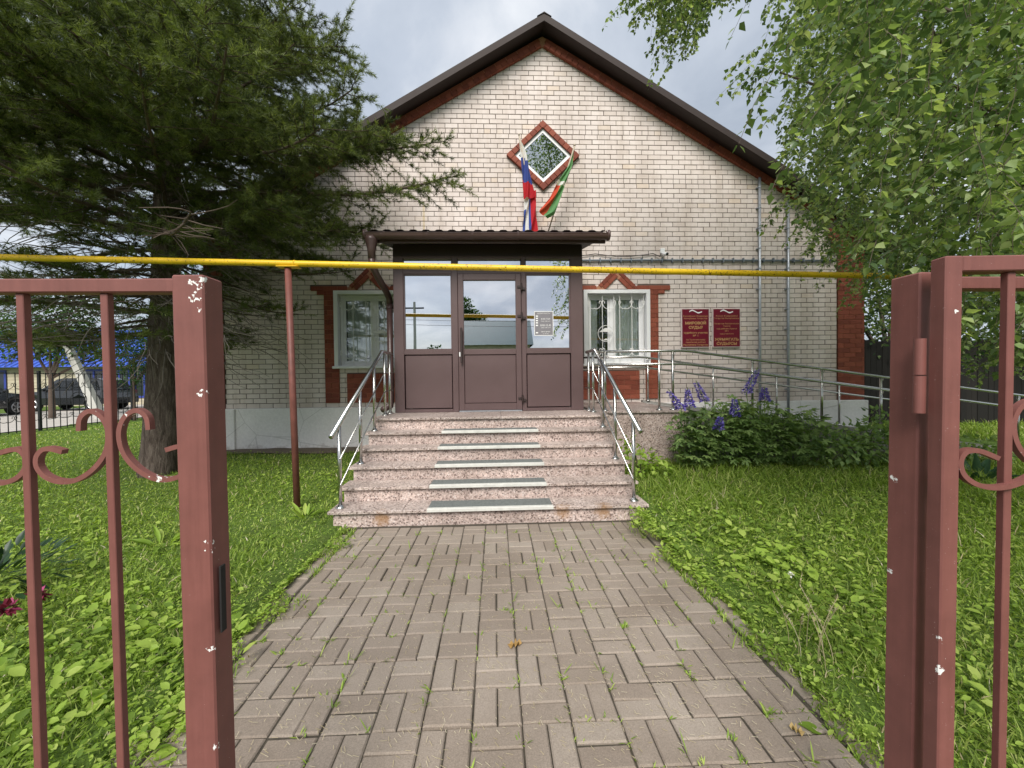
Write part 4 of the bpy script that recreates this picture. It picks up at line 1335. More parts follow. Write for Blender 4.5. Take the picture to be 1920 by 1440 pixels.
# ---- flags on poles above the porch roof
def flag(name_lab, tip, foot, build):
    t_ = thing('flag', name_lab, 'flag', foot, 'flags on the front wall')
    one('pole', 'wood_pole', t_, lambda mb: mb.tube([(0, 0, 0), tuple(Vector(tip) - Vector(foot))], .014, 8), True)
    one('finial', 'wood_pole', t_, lambda mb: mb.tube([tuple(Vector(tip) - Vector(foot)), tuple(Vector(tip) - Vector(foot) + Vector((0, 0, .03)))], .018, 8), True)
    build(t_, Vector(foot))
def cloth(t_, foot, rows, mats, bands):
    """rows: list of (left xyz, right xyz, fold amplitude); bands(u, v) -> material index"""
    n = 18
    V = []
    for k, (a, b_, amp) in enumerate(rows):
        a, b_ = Vector(a), Vector(b_)
        for i in range(n + 1):
            t = i / n
            p = a.lerp(b_, t)
            p.y += amp * math.sin(t * 9.5 + k * .35) + amp * .5 * math.sin(t * 17 + k * .8)
            V.append(tuple(p - foot))
    mb = MB()
    w1 = n + 1
    for k in range(len(rows) - 1):
        for i in range(n):
            q = k * w1 + i
            mb.f.append([q, q + 1, q + w1 + 1, q + w1]); mb.m.append(bands((i + .5) / n, (k + .5) / (len(rows) - 1)))
    mb.v = V; mb.r = [0.0] * len(V)
    mb.build('cloth', mats, t_, True)
def lerp_rows(keys, n):
    """keys: (t, left, right, amp) -> n rows"""
    o = []
    for i in range(n + 1):
        t = i / n
        for (t0, l0, r0, a0), (t1, l1, r1, a1) in zip(keys, keys[1:]):
            if t0 <= t <= t1 + 1e-9:
                s = (t - t0) / (t1 - t0)
                o.append((Vector(l0).lerp(Vector(l1), s), Vector(r0).lerp(Vector(r1), s), a0 + (a1 - a0) * s)); break
    return o
def f1(t_, foot):
    y = -.52
    keys = [(0, (-.53, y - .02, 6.0), (-.505, y - .02, 6.0), .0), (.12, (-.505, y, 5.78), (-.40, y, 5.78), .015), (.36, (-.465, y + .06, 5.24), (-.285, y + .06, 5.24), .03), (.52, (-.44, y + .1, 4.93), (-.21, y + .1, 4.95), .04)]
    def b1(u, v):
        z = 6.0 - v * (6.0 - 4.93) + (u - .5) * .06
        return 0 if z > 5.63 else (1 if z > 5.24 else 2)
    cloth(t_, foot, lerp_rows([(t / .52, l_, r_, a_) for t, l_, r_, a_ in keys], 24), ['flag_white', 'flag_blue', 'flag_red'], b1)
    keys2 = [(0, (-.425, y + .16, 5.12), (-.20, y + .12, 5.10), .02), (.4, (-.43, y + .18, 4.75), (-.20, y + .16, 4.75), .035), (1, (-.475, y + .2, 4.20), (-.135, y + .2, 4.12), .05)]
    def b2(u, v):
        return 1 if u < .16 and v > .4 else (0 if u < .40 else (1 if u < .56 else 2))
    cloth(t_, foot, lerp_rows(keys2, 24), ['flag_white', 'flag_blue', 'flag_red'], b2)
flag('white, blue and red striped flag hanging above the porch roof', (-.53, -.60, 6.03), (-.10, -.06, 4.12), f1)
def f2(t_, foot):
    y = -.5
    keys = [(0, (.505, y - .03, 5.84), (.53, y - .03, 5.84), .0), (.2, (.42, y, 5.52), (.50, y, 5.54), .015), (.45, (.22, y + .02, 5.23), (.37, y + .02, 5.20), .025), (.7, (.06, y + .05, 4.93), (.29, y + .05, 4.98), .035), (.9, (-.13, y + .08, 4.72), (.16, y + .08, 4.64), .04), (1, (-.15, y + .08, 4.66), (.02, y + .08, 4.55), .02)]
    def b(u, v):
        if v < .44: return 0
        if v < .49: return 1
        return 2 if u < .52 else 0
    cloth(t_, foot, lerp_rows(keys, 30), ['flag_green', 'flag_white', 'flag_orange'], b)
flag('green, white and red flag hanging from a leaning pole above the porch roof', (.53, -.58, 5.86), (-.02, -.06, 4.12), f2)

# ================================================================== GAS PIPE
gp = thing('gas_pipe', 'yellow overhead gas pipe on a brown post crossing in front of the porch', 'gas pipe')
def gpz(x): return 2.735 - .022 * (x + 3.28)
one('pipe', 'yellow', gp, lambda mb: mb.tube([(x, -3.735, gpz(x)) for x in np.linspace(-14, 5.6, 30)], .034, 16), True)
for wx in (-9.1, -.9, 2.2, 4.4): one('weld', 'yellow', gp, lambda mb: mb.tube([(wx - .008, -3.735, gpz(wx)), (wx, -3.735, gpz(wx)), (wx + .008, -3.735, gpz(wx))], .036, 16, rr=[.0345, .0375, .0345]), True)
one('coupling', 'yellow', gp, lambda mb: mb.tube([(-3.22, -3.735, gpz(-3.22) - .0), (-3.205, -3.735, gpz(-3.2))], .039, 16), True)
one('saddle', 'yellow', gp, lambda mb: mb.cbox(-3.39, -3.79, gpz(-3.28) - .046, -3.17, -3.68, gpz(-3.28) - .036, .002))
one('support_post', 'pole_paint', gp, lambda mb: mb.tube([(-3.235, -3.735, -.1), (-3.285, -3.735, gpz(-3.28) - .045)], .035, 14), True)

# ================================================================== GATE AND FENCE IN THE FOREGROUND
GY0 = -7.25
def steel_post(parent, x, y, w, d, z0, z1, lean, mat, hole=None, name='post'):
    mb = MB()
    mb.cbox(-w / 2, 0, z0, w / 2, d, z1, .004)
    if hole: pass
    me = mb.mesh(name, mat)
    o = put(name, me, parent, (x, y, 0))
    o.rotation_euler = (0, lean, 0)
    return o
M['paint_l'] = mat_paint('gate_paint_left', PAINT, [(.022, 0, 1.69, .028), (.014, 0, 1.66, .024), (.03, 0, 1.625, .014), (.03, 0, 1.425, .016), (.036, 0, 1.05, .02), (.034, 0, .80, .016), (.03, 0, .55, .016)])
M['paint_r'] = mat_paint('gate_paint_right', PAINT, [(-.04, .06, 1.16, .016), (-.04, .075, .90, .02)])
M['paint'] = mat_paint('gate_paint', PAINT, [])
M['paint_leaf'] = mat_paint('gate_paint_leaf', PAINT, [(.005, -.02, 1.60, .012), (-.018, -.02, .80, .02), (-.018, -.02, .72, .02), (.005, -.02, .75, .012)])
M['paint_scroll'] = mat_paint('gate_paint_scroll', PAINT, [(-1.865, GY0 + .03, 1.205, .05), (-1.94, GY0 + .03, 1.375, .03), (0.15, -7.31, 1.17, .03), (-1.80, GY0 + .03, 1.22, .03)])

SCR = [(-1.89, 1.335), (-1.893, 1.363), (-1.906, 1.379), (-1.922, 1.383), (-1.942, 1.371), (-1.955, 1.35), (-1.96, 1.322), (-1.954, 1.287), (-1.938, 1.258), (-1.912, 1.232), (-1.877, 1.213), (-1.84, 1.211), (-1.808, 1.224), (-1.79, 1.247), (-1.789, 1.272), (-1.803, 1.29), (-1.822, 1.292), (-1.85, 1.284)]
def smooth_path(p, n=4):
    o = []
    P = [np.array(q) for q in p]
    for i in range(len(P) - 1):
        a, b_, c, d = P[max(i - 1, 0)], P[i], P[i + 1], P[min(i + 2, len(P) - 1)]
        for k in range(n):
            t = k / n
            o.append(.5 * (2 * b_ + (c - a) * t + (2 * a - 5 * b_ + 4 * c - d) * t * t + (3 * b_ - a - 3 * c + d) * t ** 3))
    o.append(P[-1])
    return o
SCRS = smooth_path(SCR)
def scroll_obj(parent, axis_x, s, y, dx=0.0, mat='paint_scroll'):
    """C-scroll; template axis bar at -1.9725"""
    pts = [(axis_x + s * (q[0] + 1.9725) + dx, y, q[1]) for q in SCRS]
    mb = MB(); mb.bar(pts, .0115, .016)
    return mb.build('scroll', mat, parent)
lf = thing('fence_panel', 'dark red steel fence panel with scrolls and chipped gate post on the left', 'fence', (0, 0, 0))
pl = steel_post(lf, -1.7605, GY0, .076, .07, -.15, 1.712, -.006, 'paint_l', name='gate_post')
one('lock_slot', 'black', lf, lambda mb: mb.cbox(-1.7225, GY0 + .016, .826, -1.7178, GY0 + .034, .992, .0005))
one('top_rail', 'paint', lf, lambda mb: mb.cbox(-5.6, GY0 + .012, 1.672, -1.799, GY0 + .047, 1.706, .003))
one('bottom_rail', 'paint', lf, lambda mb: mb.cbox(-5.6, GY0 + .012, .13, -1.799, GY0 + .047, .165, .003))
bb = MB(); bb.cbox(-.009, 0, .165, .009, .018, 1.672, .0015); bbm = bb.mesh('bar', 'paint')
x = -1.9715; k = 0
while x > -5.5:
    o = put('bar', bbm, lf, (x, GY0 + .02, 0)); o.rotation_euler = (0, -.008, 0)
    if k < 7:
        for s in (1, -1):
            if k % 2 == 0 or k > 6: scroll_obj(lf, x, s, GY0 + .029)
    x -= .1965; k += 1
one('end_post', 'paint', lf, lambda mb: mb.cbox(-5.68, GY0, -.15, -5.6, GY0 + .07, 1.712, .004))

rf = thing('fence_panel', 'dark red steel fence panel and hinge post standing behind the open gate leaf', 'fence', (0, 0, 0))
steel_post(rf, .094, GY0, .08, .08, -.15, 1.716, .014, 'paint_r', name='gate_post')
one('top_rail', 'paint', rf, lambda mb: mb.cbox(.158, GY0 + .02, 1.675, 4.4, GY0 + .055, 1.709, .003))
one('bottom_rail', 'paint', rf, lambda mb: mb.cbox(.158, GY0 + .02, .13, 4.4, GY0 + .055, .165, .003))
x = .62
while x < 4.3:
    put('bar', bbm, rf, (x, GY0 + .028, 0)); x += .1965
one('end_post', 'paint', rf, lambda mb: mb.cbox(4.4, GY0, -.15, 4.48, GY0 + .07, 1.716, .004))

gl = thing('gate_leaf', 'dark red steel gate leaf swung open on the right with scrolls', 'gate', (.062, -7.305, 0))
gl.rotation_euler = (0, .012, -.10)
def stile(mb): mb.cbox(-.02, -.02, .12, .02, .02, 1.735, .003)
one('stile', 'paint_leaf', gl, stile)
one('stile', 'paint', gl, lambda mb: mb.cbox(1.55, -.02, .12, 1.59, .02, 1.735, .003))
one('top_rail', 'paint', gl, lambda mb: mb.cbox(.02, -.0185, 1.697, 1.55, .0185, 1.735, .003))
one('bottom_rail', 'paint', gl, lambda mb: mb.cbox(.02, -.0185, .13, 1.55, .0185, .168, .003))
gb = MB(); gb.cbox(-.009, -.009, .168, .009, .009, 1.697, .0015); gbm = gb.mesh('bar', 'paint')
for k in range(7):
    xx = .142 + k * .1965
    put('bar', gbm, gl, (xx, .0, 0))
for k in (0, 2, 4, 6):
    xx = .142 + .1965 * k
    for s in (1, -1):
        if k == 0 and s < 0: continue
        mbx = MB(); mbx.bar([(xx + s * (q[0] + 1.9725) * 1.0, -.0, q[1]) for q in SCRS], .0115, .016); mbx.build('scroll', 'paint', gl)
# scroll beside the stile
p_ = smooth_path([(.11, 1.245), (.07, 1.262), (.042, 1.263), (.027, 1.25), (.023, 1.228), (.032, 1.203), (.058, 1.183), (.095, 1.174), (.135, 1.178), (.175, 1.195), (.205, 1.215)])
mbx = MB(); mbx.bar([(q[0], -.012, q[1]) for q in p_], .0115, .016); mbx.build('scroll', 'paint_leaf', gl)
for z0 in (1.35, .14):
    h_ = put('hinge', None, gl)
    one('knuckle', 'paint', h_, lambda mb: mb.tube([(-.028, .034, z0 + .098), (-.028, .034, z0 + .19)], .0125, 20))
    one('pin_base', 'paint', h_, lambda mb: mb.tube([(-.028, .034, z0), (-.028, .034, z0 + .095)], .013, 20))

# ================================================================== VEGETATION
# ---- pine
PB = np.array([-6.16, -1.95, 0.0])
pine = thing('pine_tree', 'tall dark green pine spreading in front of the left end of the building', 'tree', tuple(PB))
def trunk_pt(z): return np.array([.05 * z + .02 * math.sin(z), .01 * z, z])
zz = np.linspace(-.1, 10.5, 40)
def trunk(mb):
    seg = 26
    rr = [.225 + .04 * math.exp(-max(z, 0) * 2.5) - .0170 * max(z, 0) for z in zz]
    mb.tube([tuple(trunk_pt(z)) for z in zz], .2, seg, rr=rr)
    mb.v = [(x + .009 * math.sin(x * 70 + z * 3) , y + .009 * math.sin(y * 60 - z * 4), z) for x, y, z in mb.v]
one('trunk', 'bark', pine, trunk, True)
def env(z, az):
    """longest branch reach at height z; shorter towards the back"""
    L_ = np.interp(z, [2.0, 2.6, 3.3, 4.2, 5.0, 6.2, 7.4, 8.6, 10.2], [1.7, 2.5, 3.2, 3.95, 3.6, 2.85, 2.1, 1.45, .5])
    return L_ * (1.0 if math.cos(az + math.pi / 2) > -.4 else .75)
limbs, shoots, dead = MB(), [], MB()
prr = random.Random(5)
def add_shoot(p, d, L_):
    shoots.append((p, d, L_))
def bough(base, az, L_, pitch, level=0):
    n = 9
    pts, d = [np.array(base)], np.array([math.cos(az) * math.cos(pitch), math.sin(az) * math.cos(pitch), math.sin(pitch)])
    for i in range(n):
        t = i / n
        d = d + np.array([prr.gauss(0, .05), prr.gauss(0, .05), (-.075 if t < .55 else .085) + prr.gauss(0, .03)])
        d = d / np.linalg.norm(d)
        pts.append(pts[-1] + d * L_ / n)
    r0 = .009 + .008 * L_
    limbs.tube([tuple(p) for p in pts], r0, 6, cap=False, rr=[r0 * (1 - .85 * i / n) + .002 for i in range(n + 1)])
    return pts
def side(p, d, L_, lev):
    """a side branchlet with shoots"""
    n = 4
    pts = [p]
    for i in range(n):
        d = d + np.array([prr.gauss(0, .12), prr.gauss(0, .12), prr.gauss(.02, .08)]); d /= np.linalg.norm(d)
        pts.append(pts[-1] + d * L_ / n)
    limbs.tube([tuple(q) for q in pts], .006, 4, cap=False, rr=[.007 - .001 * i for i in range(n + 1)])
    m = max(5, int(L_ / .05))
    for i in range(m):
        t = (i + .6) / m * n
        k = min(int(t), n - 1)
        q = pts[k] + (pts[k + 1] - pts[k]) * (t - k)
        dd = pts[k + 1] - pts[k]; dd = dd / np.linalg.norm(dd)
        sd_ = np.cross(dd, [0, 0, 1]); sd_ = sd_ / max(np.linalg.norm(sd_), 1e-6)
        dv = dd * .5 + sd_ * (1 if i % 2 else -1) * prr.uniform(.1, .8) + np.array([prr.gauss(0, .35), prr.gauss(0, .35), prr.uniform(-.35, .95)])
        add_shoot(q, dv / np.linalg.norm(dv), prr.uniform(.07, .17))
    add_shoot(pts[-1], d, prr.uniform(.14, .22))
z = 2.15
while z < 9.8:
    nb = prr.choice([6, 7, 8]) if z < 7.5 else 5
    a0 = prr.uniform(0, 6.28)
    for b_ in range(nb):
        az = a0 + b_ * 2 * math.pi / nb + prr.gauss(0, .2)
        zz_ = z + prr.uniform(-.16, .16)
        L_ = env(zz_, az) * prr.uniform(.72, 1.05)
        thin = 1.0
        if zz_ < 3.3 and math.sin(az) < -.05: L_ = min(L_, 1.5 / -math.sin(az))
        if zz_ < 3.6: thin = .4
        azr = (az + math.pi) % (2 * math.pi) - math.pi
        if zz_ < 3.95 and -.85 < azr < 1.2: thin, L_ = .2, L_ * .8
        pts = bough(trunk_pt(zz_), az, L_, prr.uniform(.02, .32))
        start = .22 if zz_ > 3.4 else .42
        nside = int(L_ * 9.5 * thin)
        for i in range(nside):
            t = start + (1 - start) * (i + prr.random()) / nside
            u = t * (len(pts) - 1); k = min(int(u), len(pts) - 2)
            p = pts[k] + (pts[k + 1] - pts[k]) * (u - k)
            dd = pts[k + 1] - pts[k]; dd = dd / np.linalg.norm(dd)
            sd_ = np.cross(dd, [0, 0, 1]); sd_ /= max(np.linalg.norm(sd_), 1e-6)
            dv = dd * prr.uniform(.5, .9) + sd_ * (1 if i % 2 else -1) * prr.uniform(.5, 1) + np.array([0, 0, prr.uniform(-.35, .3)])
            side(p, dv / np.linalg.norm(dv), prr.uniform(.28, .42) * (1.15 - t * .5) * min(L_, 3) * .55 + .12, 1)
        add_shoot(pts[-1], pts[-1] - pts[-2], .2)
    z += .36 if z < 6 else .42
# the long low bough that reaches across the wall towards the porch roof
for az, zb, L_, pit in ((-.10, 4.25, 4.45, .10), (.02, 4.9, 4.1, .22), (-.2, 5.2, 3.4, .15), (-.28, 3.9, 2.9, .06), (-.5, 4.1, 3.0, .1), (-.75, 4.4, 3.9, .12), (-.95, 3.6, 3.9, .08), (-1.15, 4.6, 4.2, .15), (-1.4, 3.9, 4.0, .1), (-.85, 5.2, 3.9, .2), (-1.3, 5.4, 3.6, .2), (-.55, 4.9, 3.6, .15), (-1.7, 4.4, 4.0, .1)):
    pts = bough(trunk_pt(zb), az, L_, pit)
    for i in range(34):
        t = .3 + .7 * (i + .5) / 34
        u = t * (len(pts) - 1); k = min(int(u), len(pts) - 2)
        p = pts[k] + (pts[k + 1] - pts[k]) * (u - k)
        dd = (pts[k + 1] - pts[k]); dd = dd / np.linalg.norm(dd)
        sd_ = np.cross(dd, [0, 0, 1]); sd_ /= max(np.linalg.norm(sd_), 1e-6)
        dv = dd * .7 + sd_ * (1 if i % 2 else -1) * prr.uniform(.3, .8) + np.array([0, 0, prr.uniform(-.6, .2)])
        side(p, dv / np.linalg.norm(dv), prr.uniform(.25, .5), 1)
limbs.build('branches', 'twig', pine)
# dead twigs under the crown
for i in range(480):
    az = prr.uniform(-2.9, .6); zb = prr.uniform(1.8, 4.6)
    p = trunk_pt(zb) + np.array([math.cos(az), math.sin(az), 0]) * prr.uniform(.15, 1.3)
    d = np.array([math.cos(az), math.sin(az), prr.uniform(-.5, .1)])
    pts = [p]
    for k in range(6):
        d = d + np.array([prr.gauss(0, .22), prr.gauss(0, .22), prr.gauss(-.03, .2)]); d /= np.linalg.norm(d)
        pts.append(pts[-1] + d * prr.uniform(.08, .22))
    dead.tube([tuple(q) for q in pts], .005, 4, cap=False, rr=[.008 - .001 * k for k in range(7)])
dead.build('dead_twigs', 'dead_twig', pine)
P_ = np.array([s[0] for s in shoots]); D_ = norm(np.array([s[1] for s in shoots])); L_ = np.array([s[2] for s in shoots])
NN = 56
def needles(P_, D_, L_, NN, nl=(.048, .08), w=.0031):
    n = len(P_)
    t = rng.random((n, NN)); ph = rng.uniform(0, 2 * np.pi, (n, NN)); op = rng.uniform(.65, 1.45, (n, NN)) * (1 - .4 * t)
    fr = frames(D_)
    sdir = np.cos(ph)[..., None] * fr[:, None, 0] + np.sin(ph)[..., None] * fr[:, None, 2]
    dirs = norm(np.cos(op)[..., None] * D_[:, None] + np.sin(op)[..., None] * sdir)
    base = P_[:, None] + D_[:, None] * (t * L_[:, None])[..., None]
    ln = rng.uniform(*nl, (n, NN))[..., None]
    tip = base + dirs * ln
    tip[..., 2] -= ln[..., 0] * .06
    wv = norm(np.cross(dirs, rng.normal(size=dirs.shape))) * w
    V = np.stack([base - wv, base + wv, tip], 2).reshape(-1, 3)
    F_ = np.arange(len(V)).reshape(-1, 3)
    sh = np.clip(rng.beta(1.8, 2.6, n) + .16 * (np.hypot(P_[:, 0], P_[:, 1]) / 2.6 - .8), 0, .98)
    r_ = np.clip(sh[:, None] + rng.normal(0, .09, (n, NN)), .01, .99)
    return V, F_, np.repeat(r_.ravel(), 3)
okp = ~((P_[:, 1] + PB[1] < -3.45) & (P_[:, 2] < 3.08))
P_, D_, L_ = P_[okp], D_[okp], L_[okp]
V, F_, r_ = needles(P_, D_, L_, NN)
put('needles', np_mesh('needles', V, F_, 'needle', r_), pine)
print('pine shoots', len(P_), 'tris', len(F_))

# ---- leaf templates
T_OV = np.array([(0, 0, 0), (.22, .25, .03), (.26, .5, .02), (.14, .8, -.02), (0, 1, -.08), (-.14, .8, -.02), (-.26, .5, .02), (-.22, .25, .03), (0, .45, -.02)])
F_OV = np.array([[0, 1, 8], [1, 2, 8], [2, 3, 8], [3, 4, 8], [4, 5, 8], [5, 6, 8], [6, 7, 8], [7, 0, 8]])
T_BI = np.array([(0, 0, 0), (.36, .28, .03), (.17, .68, 0), (0, 1, -.06), (-.17, .68, 0), (-.36, .28, .03)])
F_BI = np.array([[0, 1, 2], [0, 2, 3], [0, 3, 4], [0, 4, 5]])
T_BL = np.array([(-.5, 0, 0), (.5, 0, 0), (.36, .5, .0), (-.36, .5, .0), (0, 1, 0)])
F_BL = np.array([[0, 1, 2], [0, 2, 3], [3, 2, 4]])

# ---- birch at the right
BB = np.array([6.9, -3.5, 0.0])
birch = thing('birch_tree', 'birch with long drooping leafy twigs hanging over the right side', 'tree', tuple(BB))
def btr(z): return np.array([.25 * math.sin(z * .35) - .05 * z, .05 * z, z])
one('trunk', 'birch_trunk', birch, lambda mb: mb.tube([tuple(btr(z)) for z in np.linspace(-.1, 10, 24)], .2, 16, rr=[.19 - .014 * z for z in np.linspace(0, 10, 24)]), True)
def x_left(y): return 1.27 + (y + 5.52) * .72
twigs = []
br = random.Random(3)
tries = 0
while len(twigs) < 3900 and tries < 120000:
    tries += 1
    y = br.uniform(-6.4, -.9); xl = x_left(y)
    t = br.random() ** 1.15 * (3.9 + (y + 6) * .25)
    x = xl + t
    if math.hypot(x - CAM[0], y - CAM[1]) < 2.45: continue
    zb = max(1.22, 2.55 + .2 * (y + 5.5) - .85 * t)
    if y > -2.6 and x < 6.6 and y > -1.6: continue
    ztop = 4.6 + (y + 6) * .75
    z0 = zb + (br.random() ** 1.1) * (ztop - zb)
    L_ = br.uniform(.35, .95)
    if t < .5 and br.random() < .45: continue
    twigs.append((x, y, z0, L_))
# loose sprays that reach further left
for x, y, z0, L_ in [(1.5, -4.4, 4.1, .35), (1.62, -4.35, 4.2, .4), (1.8, -4.3, 4.3, .45), (1.55, -4.5, 4.0, .3), (1.95, -4.4, 4.35, .4)]: 
    for k in range(3): twigs.append((x + br.gauss(0, .06), y + br.gauss(0, .06), z0 + br.gauss(0, .05), L_))
for k in range(290):
    x = br.uniform(.95, 2.7); lim = 6.38 - 1.0 * math.exp(-((x - 1.5) / .45) ** 2) - .15 * math.exp(-((x - 1.9) / .3) ** 2)
    twigs.append((x, -3.1 + br.gauss(0, .25), lim + br.random() * .7, br.uniform(.4, .9)))
bt = MB()
lp, ld, lt = [], [], []
for x, y, z0, L_ in twigs:
    n = max(4, int(L_ / .09))
    ang = br.uniform(0, 6.28); tilt = br.uniform(.05, .5)
    top = np.array([x, y, z0 + L_])
    d = np.array([math.cos(ang) * tilt * 1.3 - .55, math.sin(ang) * tilt * 1.3 - .15, br.uniform(-.9, .1)])
    tw_t = br.gauss(0, .2)
    pts = [top]
    for k in range(n):
        d = d + np.array([br.gauss(0, .10), br.gauss(0, .10), -.17]); d /= np.linalg.norm(d)
        pts.append(pts[-1] + d * L_ / n)
    bt.tube([tuple(p - BB) for p in pts], .0014, 3, cap=False)
    for k in range(1, n + 1):
        for q in range(4):
            p = pts[k - 1] + (pts[k] - pts[k - 1]) * br.random()
            a = br.uniform(0, 6.28)
            lp.append(p - BB); lt.append(tw_t); ld.append(np.array([math.cos(a) * .75, math.sin(a) * .75, br.uniform(-1.25, .15)]))
bt.build('twigs', 'birch_bark', birch)
lp, ld = np.array(lp), np.array(ld)
n = len(lp)
tone = np.clip(rng.beta(2.2, 2.4, n) * .8 + .12 + np.array(lt), .01, .99)
V, F_, r_ = scatter(T_BI, F_BI, lp + norm(ld) * .012, frames(ld, rng.uniform(-.9, .9, n)), rng.uniform(.042, .067, n), tone)
put('leaves', np_mesh('leaves', V, F_, 'birch_leaf', r_), birch)
print('birch leaves', n)
bb_ = MB()
for (x, y, z) in [(1.9, -4.2, 4.5), (2.6, -5.0, 4.0), (3.0, -4.6, 4.8), (3.6, -3.4, 5.0), (4.2, -5.2, 3.8), (2.2, -3.2, 6.3), (3.3, -2.6, 5.4), (4.6, -4.0, 3.4), (3.9, -4.4, 2.9), (1.1, -3.1, 6.9), (4.9, -2.6, 4.2), (3.1, -5.3, 3.0)]:
    s0 = btr(max(1.8, z - 1.6)); e_ = np.array([x, y, z]) - BB
    mid = (s0 + e_) / 2 + np.array([br.gauss(0, .2), br.gauss(0, .2), .45])
    pts = [(1 - t) ** 2 * s0 + 2 * t * (1 - t) * mid + t * t * e_ for t in np.linspace(0, 1, 14)]
    pts = [p + np.array([br.gauss(0, .03), br.gauss(0, .03), br.gauss(0, .02)]) for p in pts]
    bb_.tube([tuple(p) for p in pts], .03, 7, cap=False, rr=[.045 - .0028 * i for i in range(14)])
bb_.build('branches', 'birch_bark', birch)

# ---- generic leafy crown
def leafy_tree(name, lab, cat, base, trunk_h, r_tr, clumps, n_leaf, size, mat='dark_leaf', group=None, bark='twig', lean=(0, 0)):
    t_ = thing(name, lab, cat, base, group)
    if trunk_h > 0:
        one('trunk', bark, t_, lambda mb: mb.tube([(lean[0] * z, lean[1] * z, z) for z in np.linspace(-.1, trunk_h, 8)], r_tr, 9, rr=[r_tr * (1 - .07 * i) for i in range(8)]), True)
    bm_ = MB()
    ps, ds = [], []
    vol = sum(c[3] * c[4] * c[5] for c in clumps)
    for cx, cy, cz, rx, ry, rz in clumps:
        top = np.array([lean[0] * trunk_h, lean[1] * trunk_h, max(trunk_h * .8, .0)])
        bm_.tube([tuple(top), tuple((top + np.array([cx, cy, cz])) / 2 + np.array([0, 0, .15])), (cx, cy, cz)], .03, 5, rr=[r_tr * .5 + .005, r_tr * .3 + .004, .006])
        m = int(n_leaf * rx * ry * rz / vol)
        q = norm(rng.normal(size=(m, 3))) * (rng.random((m, 1)) ** .45)
        lump = 1 + .22 * np.sin(q[:, 0:1] * 6 + cx * 3) * np.sin(q[:, 1:2] * 5 + cy) * np.sin(q[:, 2:3] * 7)
        ps.append(np.array([cx, cy, cz]) + q * lump * np.array([rx, ry, rz])); ds.append(q + rng.normal(0, .5, (m, 3)) + np.array([0, 0, -.35]))
    bm_.build('branches', bark, t_)
    ps, ds = np.concatenate(ps), np.concatenate(ds); m = len(ps)
    V, F_, r_ = scatter(T_BI, F_BI, ps, frames(ds, rng.uniform(-1, 1, m)), rng.uniform(.7, 1.25, m) * size, np.clip(rng.beta(2, 2.6, m), .01, .99))
    put('leaves', np_mesh('leaves', V, F_, mat, r_), t_)
    return t_
# trees behind the black iron fence at the left
leafy_tree('leafy_tree', 'leafy tree beyond the black iron fence in front of the blue roof', 'tree', (-18.6, 8.4, .05), 2.0, .12,
    [(0, 0, 3.6, 1.5, 1.5, 1.3), (1.2, -.4, 3.0, 1.2, 1.2, .9), (-1.3, .2, 3.3, 1.2, 1.2, 1.0), (.6, .4, 4.8, 1.3, 1.3, 1.0), (2.0, .2, 2.5, .8, .8, .55)], 5200, .13)
leafy_tree('leafy_tree', 'darker small tree with thin trunk beside the black iron fence behind the pine', 'tree', (-14.15, 6.9, .05), 1.6, .055,
    [(0, 0, 2.5, .9, .9, .8), (.7, .3, 2.2, .8, .8, .8), (-.5, .2, 3.1, .9, .9, .8), (.9, .8, 3.4, 1.0, 1.0, .9), (.3, -.2, 1.7, .6, .6, .5)], 6500, .075)
for i, (x, y, s, lab) in enumerate(((-13.4, 13.5, 1.5, 'large leafy tree far behind the pine, nearest the building'), (-20.5, 22, 1.7, 'large leafy tree far behind the parked cars'), (-10.5, 15, 1.35, 'large leafy tree just past the left wall of the building'))):
    leafy_tree('leafy_tree', lab, 'tree', (x, y, 0), 2.6 * s, .16 * s, [(a * s, b_ * s, c * s, 1.7 * s, 1.7 * s, 1.4 * s) for a, b_, c in ((0, 0, 3.4), (1.4, .3, 2.6), (-1.4, -.2, 2.7), (.3, .8, 4.6), (-.4, -.9, 4.0))], 5200, .17 * s)
leafy_tree('leafy_tree', 'dense dark leafy tree in the gap right of the red brick corner', 'tree', (9.6, 2.2, .05), 2.0, .12,
    [(0, 0, 3.0, 2.0, 1.2, 1.5), (-1.6, 0, 3.6, 1.3, 1.0, 1.4), (1.8, -.3, 3.2, 1.8, 1.2, 1.6), (-.4, .2, 4.8, 1.9, 1.2, 1.3), (3.2, .0, 4.6, 1.8, 1.2, 1.6)], 8000, .10)
leafy_tree('leafy_tree', 'dense dark leafy tree farthest right behind the ramp', 'tree', (13.6, .5, .05), 2.0, .12,
    [(0, 0, 3.0, 2.0, 1.4, 1.7), (-1.6, 0, 4.2, 1.7, 1.2, 1.4), (1.8, -.3, 3.6, 1.8, 1.2, 1.6), (-.4, .2, 5.6, 1.9, 1.2, 1.3)], 6000, .11)
